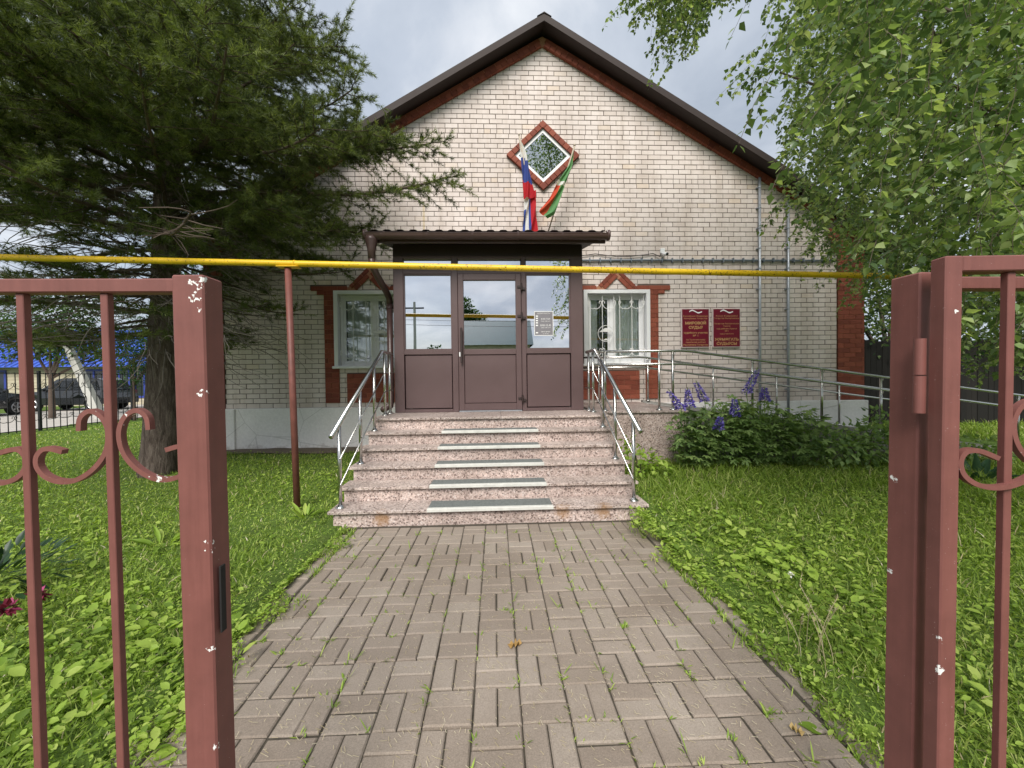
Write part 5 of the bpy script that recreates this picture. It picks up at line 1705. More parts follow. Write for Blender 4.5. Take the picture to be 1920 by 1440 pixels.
# tall trees over the street, seen mirrored in the windows
leafy_tree('street_tree', 'tall birch across the street mirrored in the diamond window', 'tree', (3.6, -15.5, 0), 11, .17,
    [(-1.6, 0, 13.6, 1.9, 1.6, 2.2), (.3, .4, 15.2, 2.0, 1.8, 2.0), (-1.9, .6, 16.6, 1.7, 1.6, 1.8), (.4, -.2, 11.6, 1.5, 1.5, 1.4), (-1.4, .2, 11.0, 1.0, 1.2, 1.2)], 9000, .13, 'birch_leaf', bark='birch_trunk', lean=(-.02, 0))
leafy_tree('street_tree', 'dark poplar behind the teal roof mirrored in the door', 'tree', (-4.6, -46, 0), 6, .3,
    [(0, 0, 9.3, 1.1, 1.1, 2.2), (.8, .2, 8.2, 1.4, 1.2, 1.6), (1.8, 0, 8.2, .9, .9, 1.2)], 3000, .3)
leafy_tree('street_tree', 'bushy tree left of the teal roof mirrored in the porch glass', 'tree', (-8.6, -36, 0), 1.6, .2,
    [(0, 0, 2.6, 2.4, 2, 1.5), (1.7, .2, 3.6, 1.2, 1.2, 1.2)], 3000, .28)
leafy_tree('street_tree', 'bushy tree right of the teal roof mirrored in the porch glass', 'tree', (4.6, -36, 0), 1.6, .2,
    [(0, 0, 2.6, 2.0, 2, 1.3), (-1.0, .2, 3.1, 1.2, 1.2, .9)], 3000, .28)
#@@PART4
# ---- delphiniums beside the ramp
def palmate():
    pts = [(0, 0, 0)]
    lob = [(-100, .55), (-52, .85), (0, 1.0), (52, .85), (100, .55)]
    for i, (a, r_) in enumerate(lob):
        th = R(a)
        for da, rr_ in ((-17, .62), (-7, .86), (0, 1.0), (8, .82), (18, .58)):
            q = R(a + da)
            pts.append((math.sin(q) * r_ * rr_, math.cos(q) * r_ * rr_ + .0, -.18 * (r_ * rr_) ** 2))
        if i < 4:
            q = R((a + lob[i + 1][0]) / 2)
            pts.append((math.sin(q) * .3, math.cos(q) * .3, .03))
    n = len(pts)
    return np.array(pts), np.array([[0, i, i + 1] for i in range(1, n - 1)])
T_PA, F_PA = palmate()
def delphinium(x, y, h, w, spikes, nleaf, lab):
    z0 = float(gz(x, y))
    t_ = thing('delphinium', lab, 'plant', (x, y, z0), 'delphiniums beside the ramp')
    n = nleaf
    q = norm(rng.normal(size=(n, 3))) * rng.random((n, 1)) ** .35
    pos = np.stack([q[:, 0] * w, q[:, 1] * w * .8, h * .52 + q[:, 2] * h * .5], 1)
    pos[:, 2] = np.maximum(pos[:, 2], .04)
    d_ = np.stack([q[:, 0] + rng.normal(0, .5, n), q[:, 1] - .5 + rng.normal(0, .5, n), rng.normal(-.05, .35, n)], 1)
    V, F_, r_ = scatter(T_PA, F_PA, pos, frames(d_, rng.uniform(-.5, .5, n)), rng.uniform(.06, .115, n), np.clip(rng.beta(2, 2, n) * .7 + .3 * (pos[:, 2] / h), .01, .99))
    put('leaves', np_mesh('leaves', V, F_, 'delph_leaf', r_), t_)
    sm = MB()
    for i in range(14):
        a = random.uniform(0, 6.28); rr_ = random.random() * w * .7
        sm.tube([(rr_ * .3 * math.cos(a), rr_ * .3 * math.sin(a), 0), (rr_ * math.cos(a), rr_ * .8 * math.sin(a), h * .85)], .005, 4)
    for (sx, sy, szb, ln, lx) in spikes:
        top = Vector((sx - x, sy - y, szb - z0))
        sm.tube([(top.x * .4, top.y * .4, .05), (top.x * .8 - lx * .1, top.y * .9, h * .6), (top.x - lx * .5, top.y, top.z - ln * .5), (top.x + lx * .5, top.y, top.z + ln * .62)], .005, 5)
    sm.build('stems', 'delph_leaf', t_)
    for (sx, sy, szb, ln, lx) in spikes:
        m = 230
        t = (np.arange(m) + rng.random(m)) / m
        rad = .040 * (1 - .75 * t) + .006
        a = rng.uniform(0, 6.28, m)
        c = np.array([sx - x, sy - y, szb - z0])
        pos = c + np.stack([(t - .5) * lx + rad * np.cos(a), rad * np.sin(a), (t - .5) * ln], 1)
        d_ = np.stack([np.cos(a), np.sin(a), rng.normal(0, .5, m)], 1)
        V, F_, r_ = scatter(T_BI, F_BI, pos, frames(d_, rng.uniform(-1, 1, m)), rng.uniform(.030, .044, m) * (1.1 - .45 * t), rng.random(m))
        put('flower_spike', np_mesh('flower_spike', V, F_, 'delph_flower', r_), t_)
delphinium(1.72, -2.80, .86, .38, [(1.36, -2.98, 1.13, .24, -.17), (1.56, -2.95, 1.15, .24, -.03), (1.94, -3.02, .82, .16, .03)], 380, 'delphinium with violet spikes nearest the granite platform corner')
delphinium(2.20, -2.78, .98, .44, [(1.72, -2.95, 1.235, .25, -.12), (2.18, -2.97, 1.02, .22, .0)], 430, 'delphinium with one leaning violet spike and one upright spike in the middle of the clump')
delphinium(2.68, -2.76, .95, .44, [(2.45, -2.92, 1.36, .32, .16), (2.64, -2.9, 1.19, .17, .0)], 430, 'delphinium with the tallest violet spike, farther from the granite platform')
delphinium(3.2, -2.80, .85, .46, [], 400, 'leafy delphinium without flowers at the right end of the clump')
# plant beside the stairs and tall weeds by the ramp
leafy_tree('leafy_weed', 'leafy bush growing between the granite steps and the platform', 'plant', (.86, -3.05, .1), 0, .02, [(0, 0, .22, .26, .2, .2), (-.12, .1, .42, .12, .12, .16), (.22, -.05, .18, .2, .18, .14)], 260, .075, 'weed')
leafy_tree('leafy_weed', 'tall leafy weeds growing by the ramp under the red brick corner', 'plant', (4.1, -2.9, .1), 0, .02, [(0, 0, .40, .36, .3, .36), (.3, .1, .62, .24, .2, .28), (-.45, 0, .36, .4, .28, .32), (.6, -.1, .36, .34, .26, .32)], 1300, .075, 'delph_leaf')
leafy_tree('leafy_weed', 'low leafy weeds growing at the ramp edge behind the gate', 'plant', (5.2, -2.85, .1), 0, .02, [(0, 0, .2, .5, .35, .2), (.6, 0, .24, .5, .35, .22), (-.5, 0, .26, .4, .3, .24)], 800, .07, 'delph_leaf')

# ---- clump plants
def clump(name, lab, cat, loc, n, ln, wd, mat, rise=(.3, 1.0), spread=1.0, T=T_OV, F=F_OV):
    t_ = thing(name, lab, cat, loc)
    a = np.linspace(0, 6.28 * 2.4, n) + rng.normal(0, .3, n)
    el = rng.uniform(rise[0], rise[1], n)
    d_ = np.stack([np.cos(a) * np.cos(el), np.sin(a) * np.cos(el), np.sin(el)], 1)
    for i in range(n):
        pos = np.array([[0.02 * math.cos(a[i]) * spread * 3, .02 * math.sin(a[i]) * spread * 3, 0.0]])
        l_ = rng.uniform(*ln)
        V, F_, r_ = scatter(T, F, pos, frames(d_[i:i + 1]), np.array([[l_ * wd, l_, l_]]), np.array([rng.random()]))
        V[:, 2] -= .25 * np.hypot(V[:, 0], V[:, 1]) ** 2 / l_
        put('leaf', np_mesh('leaf', V, F_, mat, r_, True), t_)
    return t_
clump('hosta', 'clump of broad blue green leaves behind the open gate leaf', 'plant', (4.9, -3.5, .1), 26, (.22, .42), .55, 'hosta', (.5, 1.3), 2.0)
clump('plantain', 'bright green broad leaved plantain on the paving beside the right gate post', 'plant', (.335, -6.72, .0), 7, (.075, .13), 1.1, 'plantain', (.35, .9))
clump('dock_plant', 'dock with large serrated leaves at the right edge of the path', 'plant', (.70, -5.95, .02), 13, (.09, .17), .6, 'weed', (.3, .9))
clump('dock_plant', 'dandelion rosette with long leaves at the left edge of the path near the gate post', 'plant', (-2.86, -6.15, .02), 15, (.10, .18), .5, 'weed', (.3, .9))
clump('dock_plant', 'broad leaved weed behind the left gate post', 'plant', (-2.62, -5.9, .02), 11, (.07, .13), .9, 'weed', (.4, 1.1))
clump('dock_plant', 'rosette of long leaves at the foot of the brown pipe post', 'plant', (-3.02, -4.02, .04), 12, (.14, .24), .4, 'weed', (.5, 1.2))
clump('dock_plant', 'rosette of arching leaves in the left lawn in front of the pine', 'plant', (-3.95, -4.65, .04), 12, (.16, .28), .3, 'weed', (.35, .9))
# peony with dark pink flowers at the left edge
pe = thing('peony', 'dark leaved peony with withered pink flowers behind the left fence bars', 'plant', (-4.42, -5.5, .02))
n = 170
q = norm(rng.normal(size=(n, 3))) * rng.random((n, 1)) ** .4
pos = np.stack([q[:, 0] * .42, q[:, 1] * .4, .17 + q[:, 2] * .15], 1)
V, F_, r_ = scatter(T_OV, F_OV, pos, frames(q + np.array([[0, 0, .2]])), np.repeat(rng.uniform(.07, .12, n)[:, None], 3, 1) * np.array([[.8, 1, 1]]), rng.random(n))
put('leaves', np_mesh('leaves', V, F_, 'peony_leaf', r_, True), pe)
for (x, y, z) in ((.52, -.30, .12), (.60, -.22, .15), (.62, -.62, .08), (.68, -.68, .06)):
    m = 46
    q = norm(rng.normal(size=(m, 3)))
    V, F_, r_ = scatter(T_BI, F_BI, np.array([x, y, z]) + q * .015, frames(q), rng.uniform(.03, .055, m), rng.random(m))
    put('flower', np_mesh('flower', V, F_, 'peony', r_), pe)
# fallen leaves and a white flower head
def flat_leaf(lab, x, y, s, ang, mat='dry_leaf'):
    mb = MB()
    n = 9
    V = [(0, 0, .012)]
    for i in range(n * 2):
        a = i / (n * 2) * 2 * math.pi
        r_ = s * (.5 + .5 * abs(math.cos(a))) * (1 if i % 2 else .72)
        V.append((r_ * math.cos(a), .62 * r_ * math.sin(a), .006 + .012 * math.sin(a * 3 + s * 40) ** 2 + .016 * (i % 3 == 0)))
    mb.add(V, [(0, i, i % (n * 2) + 1) for i in range(1, n * 2 + 1)])
    o = mb.build('fallen_leaf', mat, None, True, (x, y, .003)); o.rotation_euler = (0, 0, ang)
    tag(o, lab, 'leaf', 'fallen leaves on the paving')
flat_leaf('crumpled yellow brown fallen leaf in the middle of the paved path', -.945, -6.11, .045, .5)
flat_leaf('pale dry fallen leaf on the paving close to the bright green plantain', .17, -6.70, .03, 2.0)
cl = thing('clover_flower', 'single white clover flower in the right lawn beside the path', 'flower', (.86, -5.75, .02))
m = 30; q = norm(np.abs(rng.normal(size=(m, 3))) * np.array([1, 1, 1]) * np.sign(rng.normal(size=(m, 3)) + np.array([0, 0, 1])))
V, F_, r_ = scatter(T_BI, F_BI, np.array([0, 0, .14]) + q * .004, frames(q), np.full(m, .018), rng.random(m))
put('petals', np_mesh('petals', V, F_, 'white_petal', r_), cl)
one('stem', 'weed', cl, lambda mb: mb.tube([(0, .01, 0), (0, 0, .14)], .0015, 4))

gs = thing('grass_stalks', 'tall pale grass stalks gone to seed beside the right edge of the path', 'grass', (.56, -6.32, .02))
for i in range(9):
    a = random.uniform(0, 6.28); h_ = random.uniform(.18, .36); lx, ly = .1 * math.cos(a), .1 * math.sin(a)
    bx_, by_ = random.gauss(0, .04), random.gauss(0, .05)
    pts = [(bx_ + lx * t * t, by_ + ly * t * t, h_ * t) for t in np.linspace(0, 1, 6)]
    st_ = one('stalk', 'straw', gs, lambda mb: mb.tube(pts, .0016, 4))
    m = 26; t = rng.uniform(.68, 1.0, m)
    pos = np.stack([bx_ + lx * t * t, by_ + ly * t * t, h_ * t], 1)
    V, F_, r_ = scatter(T_BI, F_BI, pos, frames(np.stack([rng.normal(0, .6, m), rng.normal(0, .6, m), rng.uniform(.3, 1, m)], 1)), np.stack([np.full(m, .005), np.full(m, .016), np.full(m, .01)], 1), rng.random(m))
    put('seed_head', np_mesh('seed_head', V, F_, 'straw', r_), gs)

# ---- lawn: grass blades and small broad leaves (uncountable)
def lawn_points(n_try, x0, x1, y0, y1, dens):
    P = np.stack([rng.uniform(x0, x1, n_try), rng.uniform(y0, y1, n_try)], 1)
    d = np.hypot(P[:, 0] - CAM[0], P[:, 1] - CAM[1])
    keep = rng.random(n_try) < np.clip(dens(d), 0, 1)
    # only where somebody could stand in view of the frame, with a margin
    P = P[keep]
    x, y = P[:, 0], P[:, 1]
    ok = ((x < -2.55) | (x > .46)) & ~((x > -2.75) & (x < .56) & (y > -4.26)) & ~((x > .4) & (x < 8.3) & (y > -2.36)) & ~((x > -7.0) & (y > -.5) & (x < 7))
    return P[ok]
areas = [(-13.8, -2.5, -8.2, 6.0), (.44, 13.5, -8.2, 1.4)]
def near(d): return np.minimum(1.0, (2.6 / np.maximum(d, 1.0)) ** 1.55)
bl, wl_ = [], []
for x0, x1, y0, y1 in areas:
    A = (x1 - x0) * (y1 - y0)
    bl.append(lawn_points(int(A * 5200), x0, x1, y0, y1, near))
    wl_.append(lawn_points(int(A * 2500), x0, x1, y0, y1, near))
# ragged fringe creeping over the path edges
for xe, s in ((-2.53, 1), (.44, -1)):
    m = 7000
    y = rng.uniform(-7.6, -4.3, m)
    w_ = np.abs(rng.normal(0, .075, m)) * np.clip(.75 + .8 * np.sin(y * 2.3 + s) * np.sin(y * 5.1) + .35 * np.sin(y * 13), .15, 2)
    P = np.stack([xe + s * w_, y], 1); wl_.append(P[:4200]); bl.append(P[4200:])
P = np.concatenate(bl)
n = len(P)
dist = np.hypot(P[:, 0] - CAM[0], P[:, 1] - CAM[1])
tuft = .5 + .5 * np.sin(P[:, 0] * 2.1 + 1.3 * np.sin(P[:, 1] * 1.7)) * np.sin(P[:, 1] * 2.7)
tall = np.where(P[:, 0] > 0, 1.15 + .75 * smooth01((P[:, 1] + 5.0) / 1.6), .85)
h = rng.uniform(.035, .10, n) * (.7 + .6 * tuft) * tall
a = rng.uniform(0, 6.28, n); ln_ = rng.uniform(.25, 1.0, n)
d_ = np.stack([np.cos(a) * ln_, np.sin(a) * ln_, np.full(n, 1.0)], 1)
wd = (.0032 + .0009 * dist) * rng.uniform(.7, 1.3, n)
edge = np.clip(np.minimum(np.abs(P[:, 0] + 2.55), np.abs(P[:, 0] - .46)) / .25, .45, 1)
h = h * edge
pos = np.stack([P[:, 0], P[:, 1], gz(np.where((P[:, 0] > -2.56) & (P[:, 0] < .47), np.where(P[:, 0] < -1, -2.6, .5), P[:, 0]), P[:, 1]) - .012], 1)
T_BL2 = np.array([(-.5, 0, 0), (.5, 0, 0), (.42, .5, .0), (-.42, .5, .0), (0, 1, -.28)])
V, F_, r_ = scatter(T_BL2, F_BL, pos, frames(d_, rng.uniform(-.6, .6, n)), np.stack([wd, h, h], 1), np.clip(rng.beta(2, 2, n) * .75 + .25 * tuft, .01, .99))
dry = rng.random(n) < .035 + .05 * (edge < .9)
o = put('grass', np_mesh('grass', V, F_, 'blade', r_, mats=['blade', 'straw'], mi=np.repeat(dry.astype(np.int32), 3))); tag(o, 'short uneven green grass of the lawns on both sides of the path', 'grass', kind='stuff')
print('blades', n)
P = np.concatenate(wl_)
n = len(P)
dist = np.hypot(P[:, 0] - CAM[0], P[:, 1] - CAM[1])
tuft = .5 + .5 * np.sin(P[:, 0] * 1.3 + 2 + 1.1 * np.sin(P[:, 1] * 2.2)) * np.sin(P[:, 1] * 1.9 + .6)
a = rng.uniform(0, 6.28, n); el_ = rng.uniform(-.05, .65, n)
d_ = np.stack([np.cos(a) * np.cos(el_), np.sin(a) * np.cos(el_), np.sin(el_)], 1)
edge = np.clip(np.minimum(np.abs(P[:, 0] + 2.55), np.abs(P[:, 0] - .46)) / .2, .72, 1)
patch = .5 + .5 * np.sin(P[:, 0] * .9 + 1.7 * np.sin(P[:, 1] * .8 + P[:, 0] * .5)) * np.sin(P[:, 1] * 1.15 + .4)
sz = rng.gamma(2.6, .0092, n) * (.85 + .02 * np.minimum(dist, 8)) * (.55 + .8 * patch) * edge
big = rng.random(n) < .03 + .05 * patch
sz = np.where(big & (dist < 6), np.minimum(sz * 1.9, .075), np.minimum(sz, .06))
zone = np.exp(-((P[:, 0] + 3.3) / .8) ** 2 - ((P[:, 1] + 6.3) / .8) ** 2) + np.exp(-((P[:, 0] - .95) / .45) ** 2 - ((P[:, 1] + 5.7) / .9) ** 2)
sz = sz * (1 + .9 * zone * rng.random(n))
zr = rng.uniform(.0, .055, n) * (1 + .9 * zone) * edge * np.where(P[:, 0] > 0, 1.15, .9)
pos = np.stack([P[:, 0], P[:, 1], gz(np.where((P[:, 0] > -2.56) & (P[:, 0] < .47), np.where(P[:, 0] < -1, -2.6, .5), P[:, 0]), P[:, 1]) + zr - .008], 1)
T_W = np.array([(0, 0, 0), (.26, .3, .05), (.27, .65, .03), (0, 1, -.1), (-.27, .65, .03), (-.26, .3, .05)])
F_W = np.array([[0, 1, 2], [0, 2, 3], [0, 3, 4], [0, 4, 5]])
V, F_, r_ = scatter(T_W, F_W, pos, frames(d_, rng.uniform(-.5, .5, n)), sz, np.clip(rng.beta(2, 2, n) * .7 + .3 * tuft, .01, .99))
o = put('ground_cover', np_mesh('ground_cover', V, F_, 'weed', r_)); tag(o, 'small broad leaved weeds growing all through the lawns', 'weeds', kind='stuff')
print('weeds', n)
# dry needles and clippings lying on the pavers, sprouts in the joints
n = 4200
x = rng.uniform(-2.4, .3, n); y = rng.uniform(-7.5, -4.4, n)
a = rng.normal(-.9, .6, n); L_ = rng.uniform(.010, .030, n)
keep = rng.random(n) < np.clip((-y - 4.0) / 2.4, .15, 1)
x, y, a, L_ = x[keep], y[keep], a[keep], L_[keep]; n = len(x)
T_N = np.array([(-.5, -.5, 0), (.5, -.5, 0), (.5, .5, 0), (-.5, .5, 0)]); F_N = np.array([[0, 1, 2], [0, 2, 3]])
V, F_, r_ = scatter(T_N, F_N, np.stack([x, y, np.full(n, .0085)], 1), frames(np.stack([np.cos(a), np.sin(a), np.zeros(n)], 1)), np.stack([np.full(n, .0019), L_, L_], 1), rng.random(n))
o = put('dry_clippings', np_mesh('dry_clippings', V, F_, 'straw', r_)); tag(o, 'pale dry grass clippings scattered over the pavers', 'clippings', kind='stuff')
sp, sd2 = [], []
for i in range(420):
    c_ = random.choice(range(-7, 7)); 
    if random.random() < .55: x = x_phase + c_ * BS + random.gauss(0, .004); y = random.uniform(-7.2, -4.35)
    else: x = random.uniform(-2.4, .32); y = y_phase + random.choice(range(-3, 11)) * BS + random.gauss(0, .004)
    if y > -4.35: continue
    w_ = 1.0 + (abs(x + 1.04) / 1.3) ** 2
    for k in range(int(random.choice([2, 3, 3, 4, 6]) * w_)):
        sp.append((x + random.gauss(0, .008), y + random.gauss(0, .008), -.008)); aa = random.uniform(0, 6.28); sd2.append((math.cos(aa), math.sin(aa), random.uniform(.3, 1.4)))
for i in range(420):
    x = random.choice([-2.408, .327, .327]) + random.gauss(0, .012); y = random.uniform(-7.3, -4.4)
    if math.sin(y * 3.1 + x) + random.gauss(0, .6) < 0: continue
    for k in range(random.choice([3, 4, 6, 8])):
        sp.append((x + random.gauss(0, .016), y + random.gauss(0, .02), -.006)); aa = random.uniform(0, 6.28); sd2.append((math.cos(aa), math.sin(aa), random.uniform(.4, 2.2)))
sp, sd2 = np.array(sp), np.array(sd2); n = len(sp)
V, F_, r_ = scatter(T_W, F_W, sp, frames(sd2), np.stack([rng.uniform(.012, .03, n) * .5, rng.gamma(4, .0068, n) + .006, rng.uniform(.01, .02, n)], 1), rng.uniform(.3, 1, n))
o = put('joint_weeds', np_mesh('joint_weeds', V, F_, 'weed', r_)); tag(o, 'tiny green sprouts growing in the joints between the pavers', 'weeds', kind='stuff')

# ================================================================== BACKGROUND LEFT
FX = -14.4
fe = thing('iron_fence', 'black wrought iron side fence with scrolls seen under the pine', 'fence', (FX, 0, .05))
fb_ = MB(); fb_.box(-.008, -.008, 0, .008, .008, 1.72); fbm_ = fb_.mesh('bar', 'iron')
y = -2.0
while y < 16:
    put('bar', fbm_, fe, (0, y, 0)); y += .19
for z in (.08, 1.70): one('rail', 'iron', fe, lambda mb: mb.box(-.012, -2, z - .012, .012, 16, z + .012))
fsc = MB()
for s in (1, -1):
    pts = []
    for i in range(12):
        t = i / 11; pts.append((0, s * .19 * .5 * (1 - math.cos(t * math.pi)), .10 * t ** 1.5 - .05 * math.sin(t * math.pi)))
    for i in range(1, 8):
        th = i / 7 * 4; pts.append((0, s * .19 - s * .03 + s * .03 * math.cos(th), .10 + .035 * math.sin(th)))
    fsc.tube(pts, .008, 4)
fscm = fsc.mesh('scroll', 'iron')
y = 1.0
while y < 10:
    put('scroll', fscm, fe, (0, y, .36)); put('scroll', fscm, fe, (0, y, 1.28)); y += .38
for y in (-2, 1.0, 4.0, 7.0, 10, 13, 16): one('post', 'iron', fe, lambda mb: mb.box(-.03, y - .03 + .095, -.1, .03, y + .03 + .095, 1.78))
one('ring', 'iron', fe, lambda mb: mb.tube([(0, 5.2 + .26 * math.cos(i * math.pi / 14), .86 + .26 * math.sin(i * math.pi / 14)) for i in range(28)], .011, 5, closed=True))
one('plate', 'iron', fe, lambda mb: mb.add([(-.004, 4.97, .92), (-.004, 5.43, .92), (-.004, 5.2, 1.04), (.004, 4.97, .92), (.004, 5.43, .92), (.004, 5.2, 1.04)], [(0, 1, 2), (5, 4, 3), (0, 3, 4, 1), (1, 4, 5, 2), (2, 5, 3, 0)]))

prop = thing('concrete_prop', 'leaning pale concrete post behind the iron fence', 'post', (-16.1, 7.6, 0))
one('shaft', 'pale_concrete', prop, lambda mb: mb.add([(.05, -.12, -.1), (.36, -.12, -.1), (.36, .12, -.1), (.05, .12, -.1), (-1.15, -.08, 2.9), (-.93, -.08, 2.9), (-.93, .08, 2.9), (-1.15, .08, 2.9)], [(0, 3, 2, 1), (4, 5, 6, 7), (0, 1, 5, 4), (1, 2, 6, 5), (2, 3, 7, 6), (3, 0, 4, 7)]))

def car(lab, loc, rz, paint, L_=4.3, H=1.62):
    t_ = thing('parked_car', lab, 'car', loc, 'parked cars')
    t_.rotation_euler = (0, 0, rz)
    W = .86
    low = [(-2.12, .32), (-2.15, .62), (-2.08, .86), (-1.95, .98), (1.0, .98), (1.75, .90), (2.08, .76), (2.15, .52), (2.1, .32)]
    cab = [(-1.92, .97), (-1.62, 1.50), (-1.35, 1.60), (.1, 1.62), (.42, 1.55), (1.12, .97)]
    def body(mb):
        def arch(cx):
            return [(cx + .40 * math.cos(th), .32 + .38 * math.sin(th)) for th in np.linspace(0, math.pi, 9)]
        bot = [(2.1, .32)] + arch(1.32) + arch(-1.30) + [(-2.12, .32)]
        top = low[1:-1]
        # side faces as quad strips between the lower outline and the belt line
        n = len(bot)
        def belt(x): return float(np.interp(x, [p[0] for p in top], [p[1] for p in top]))
        for s in (-1, 1):
            V = []
            for (x, z) in bot:
                V += [(x, s * W, z), (x, s * (W + .03), (z + belt(x)) / 2), (x, s * (W - .03), belt(x))]
            F_ = []
            for i in range(n - 1):
                for j in range(2):
                    q = (3 * i + j, 3 * i + j + 1, 3 * i + j + 4, 3 * i + j + 3)
                    F_.append(q if s > 0 else q[::-1])
            mb.add(V, F_)
        P = [low[0]] + top + [low[-1]]
        V = []
        for x, z in P: V += [(x, -W + .03 * (z > .5), z), (x, W - .03 * (z > .5), z)]
        mb.add(V, [(2 * i, 2 * i + 1, 2 * i + 3, 2 * i + 2) for i in range(len(P) - 1)])
        mb.box(-1.0, -.7, .28, 1.0, .7, .5)
        V = []
        for x, z in cab: V += [(x, -(W - .05 - .16 * (z > 1.2)), z), (x, W - .05 - .16 * (z > 1.2), z)]
        m_ = len(cab)
        mb.add(V, [(2 * i, 2 * i + 1, 2 * i + 3, 2 * i + 2) for i in range(m_ - 1)] + [tuple(2 * i for i in range(m_))[::-1], tuple(2 * i + 1 for i in range(m_))])
    one('body', paint, t_, body)
    for s in (-1, 1):
        for (a, b_) in (((-1.60, 1.03), (-.42, 1.48)), ((-.36, 1.03), (.72, 1.48))):
            def gw(mb):
                yb, yt = s * (W - .045), s * (W - .19)
                x0, x1 = a[0], b_[0]
                sl0 = .22 if a[0] < -1 else 0; sl1 = .42 if x1 > 0 else 0
                V = [(x0, yb, a[1]), (x1, yb, a[1]), (x1 - sl1, yt - s * .0, b_[1]), (x0 + sl0, yt, b_[1])]
                V = [(p[0], p[1] + s * .012, p[2]) for p in V]
                mb.add(V, [(0, 1, 2, 3), (3, 2, 1, 0)])
            one('side_window', 'car_glass', t_, gw)
        one('mirror', paint, t_, lambda mb: mb.cbox(.72, s * .86, .98, .86, s * 1.02, 1.12, .03))
        one('headlight', 'lamp', t_, lambda mb: mb.cbox(1.86, s * .52, .66, 2.13, s * .82, .80, .03))
        one('tail_light', 'sign_red', t_, lambda mb: mb.cbox(-2.12, s * .6, .8, -1.98, s * .84, .98, .03))
        for cx in (1.32, -1.30):
            w_ = put('wheel', None, t_)
            one('tyre', 'tyre', w_, lambda mb: mb.tube([(cx, s * .66, .33), (cx, s * .70, .33), (cx, s * .86, .33), (cx, s * .88, .33)], .33, 22, rr=[.30, .335, .335, .30]), True)
            def rim(mb):
                mb.tube([(cx, s * .86, .33), (cx, s * .887, .33)], .07, 10)
                for k in range(5):
                    a = k * 2 * math.pi / 5
                    mb.tube([(cx + .05 * math.cos(a), s * .885, .33 + .05 * math.sin(a)), (cx + .21 * math.cos(a), s * .885, .33 + .21 * math.sin(a))], .03, 5)
                mb.tube([(cx + .215 * math.cos(i * math.pi / 11), s * .883, .33 + .215 * math.sin(i * math.pi / 11)) for i in range(22)], .022, 5, closed=True)
            one('rim', 'rim', w_, rim)
    def ws(mb):
        mb.add([(1.13, -.74, 1.0), (1.13, .74, 1.0), (.47, .62, 1.54), (.47, -.62, 1.54)], [(0, 1, 2, 3)])
        mb.add([(-1.95, -.74, 1.02), (-1.95, .74, 1.02), (-1.66, .62, 1.48), (-1.66, -.62, 1.48)], [(3, 2, 1, 0)])
    one('windscreen', 'car_glass', t_, ws)
    return t_
car('dark grey car with alloy wheels parked behind the leaning concrete post', (-22.3, 13.2, .09), R(184), 'car_dark')
car('dark car at the far left edge behind the fence bars', (-22.9, 9.0, .09), R(100), 'car_dark')
car('silver car parked farther right behind the pine trunk', (-17.4, 14.6, .09), R(178), 'car_silver')

bgb = thing('far_building', 'low pale brick building with bright blue roof behind the parked cars', 'building', (-31, 17.6, 0))
one('wall', 'pale_brick', bgb, lambda mb: mb.box(-7, 0, 0, 11, 8, 2.55))
def bcourse(mb):
    z = .12
    while z < 2.5:
        mb.box(-7, -.012, z, 11, 0, z + .10); z += .2
one('brick_courses', 'pale_brick', bgb, bcourse)
def broof(mb):
    v = [(-7.5, -.5, 2.45), (11.5, -.5, 2.45), (11.5, 4, 5.2), (-7.5, 4, 5.2), (-7.5, 8.5, 2.45), (11.5, 8.5, 2.45)]
    mb.add(v, [(0, 1, 2, 3), (3, 2, 5, 4), (0, 3, 4), (1, 5, 2)])
    x = -7.5
    while x < 11.5:
        mb.add([(x, -.5, 2.47), (x + .04, -.5, 2.47), (x + .04, 4, 5.22), (x, 4, 5.22), (x + .02, -.5, 2.52), (x + .02, 4, 5.27)], [(0, 4, 5, 3), (4, 1, 2, 5)]); x += .35
one('roof', 'blue_roof', bgb, broof)
for x in (-1.2, 4.6, 6.1, 7.6):
    wn_ = put('window', None, bgb)
    one('frame', 'blue', wn_, lambda mb: [mb.box(*q) for q in ((x, -.06, .5, x + .12, .0, 2.3), (x + 1.2, -.06, .5, x + 1.32, .0, 2.3), (x + .12, -.06, 2.18, x + 1.2, .0, 2.3), (x + .12, -.06, .5, x + 1.2, .0, .62), (x + .6, -.05, .62, x + .7, .0, 2.18))])
    one('pane', 'car_glass', wn_, lambda mb: mb.box(x + .12, -.02, .62, x + 1.2, -.005, 2.18))
wv = thing('far_building', 'small white outbuilding behind the silver car and the pine trunk', 'building', (-20.2, 21, 0))
one('wall', 'plinth', wv, lambda mb: mb.box(-2.5, 0, 0, 2.5, 4, 2.3))
one('roof', 'blue_roof', wv, lambda mb: mb.add([(-2.8, -.4, 2.25), (2.8, -.4, 2.25), (2.8, 2, 3.3), (-2.8, 2, 3.3), (-2.8, 4.4, 2.25), (2.8, 4.4, 2.25)], [(0, 1, 2, 3), (3, 2, 5, 4), (0, 3, 4), (1, 5, 2)]))
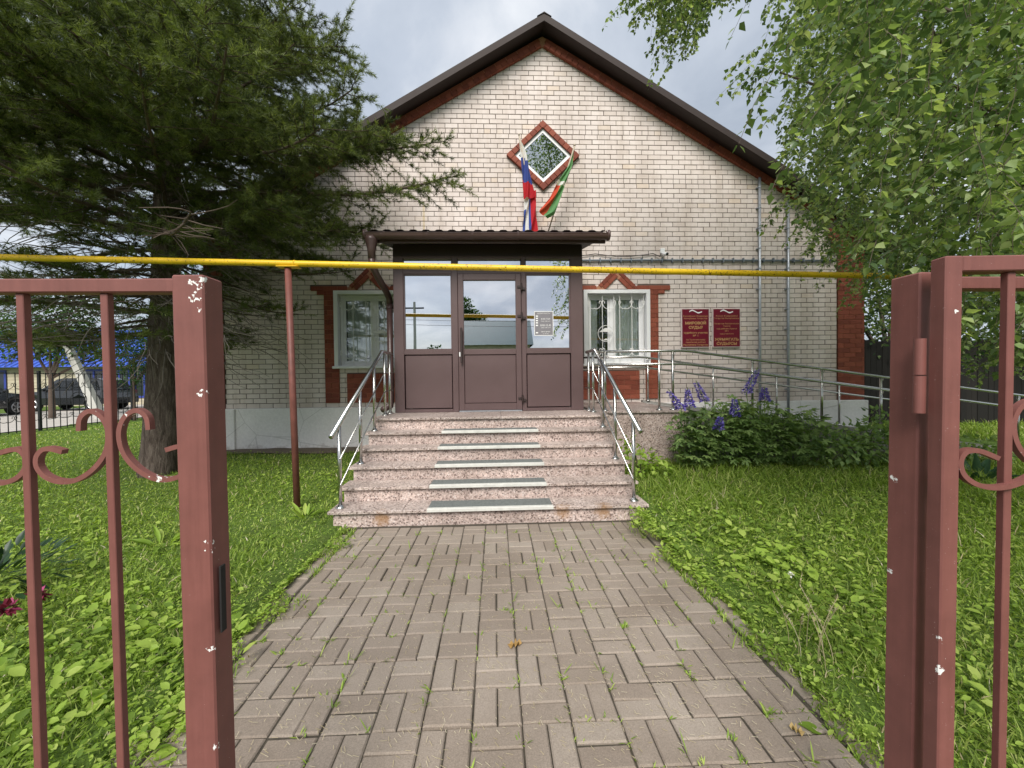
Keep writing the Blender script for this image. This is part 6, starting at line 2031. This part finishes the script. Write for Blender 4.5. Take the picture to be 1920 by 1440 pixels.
one('door', 'blue', wv, lambda mb: mb.box(.4, -.04, 0, 1.4, 0, 2.0))

# added board fence, its near black colour stands for deep shade in the gap
df = thing('added_shade_fence', 'made-up board fence coloured near black for the deep shade right of the red brick corner', 'fence', (7.0, 1.6, 0))
bm_ = MB(); bm_.cbox(0, 0, 0, .145, .03, 2.3, .004); bmm_ = bm_.mesh('board', 'shade_black_board')
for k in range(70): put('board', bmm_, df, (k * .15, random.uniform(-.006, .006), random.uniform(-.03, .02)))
for z in (.5, 1.9): one('rail', 'shade_black_board', df, lambda mb: mb.box(0, .04, z, 10.5, .09, z + .09))

# ================================================================== ACROSS THE STREET (mirrored in the glass)
tb = thing('garage', 'low garage with teal sheet roof across the street mirrored in the door', 'building', (-1.2, -33, 0))
one('wall', 'pale_brick', tb, lambda mb: mb.box(-2.7, -6, 0, 3.4, 0, 4.6))
one('roof', 'teal', tb, lambda mb: mb.add([(-3.0, .4, 4.5), (3.7, .4, 4.5), (3.7, -3, 7.2), (-3.0, -3, 7.2), (-3.0, -6.4, 4.5), (3.7, -6.4, 4.5)], [(0, 3, 2, 1), (3, 4, 5, 2), (0, 4, 3), (1, 2, 5)]))
one('gate', 'teal', tb, lambda mb: mb.box(-1.5, .0, 0, 1.5, .05, 2.3))
up = thing('utility_pole', 'concrete utility pole across the street mirrored in the porch glass', 'pole', (-7.0, -26, 0))
one('shaft', 'pale_concrete', up, lambda mb: mb.tube([(0, 0, -.2), (0, 0, 7.2)], .1, 8, rr=[.14, .09]))
one('cross_arm', 'iron', up, lambda mb: mb.box(-.7, -.04, 6.7, .7, .04, 6.8))
for z, dy in ((6.85, -.6), (6.4, .0)):
    mb = MB(); mb.tube([(xx, -26 + dy, z - .9 + .0016 * (xx + 7) ** 2 * .6 + (.9 if abs(xx + 7) < .01 else .0) - .03 * (xx + 7)) for xx in np.linspace(-40, 40, 41)], .016, 5)
    tag(mb.build('overhead_wire', 'iron'), 'upper black overhead wire across the street mirrored in the porch glass' if z > 6.5 else 'lower black overhead wire across the street mirrored in the porch glass', 'wire')
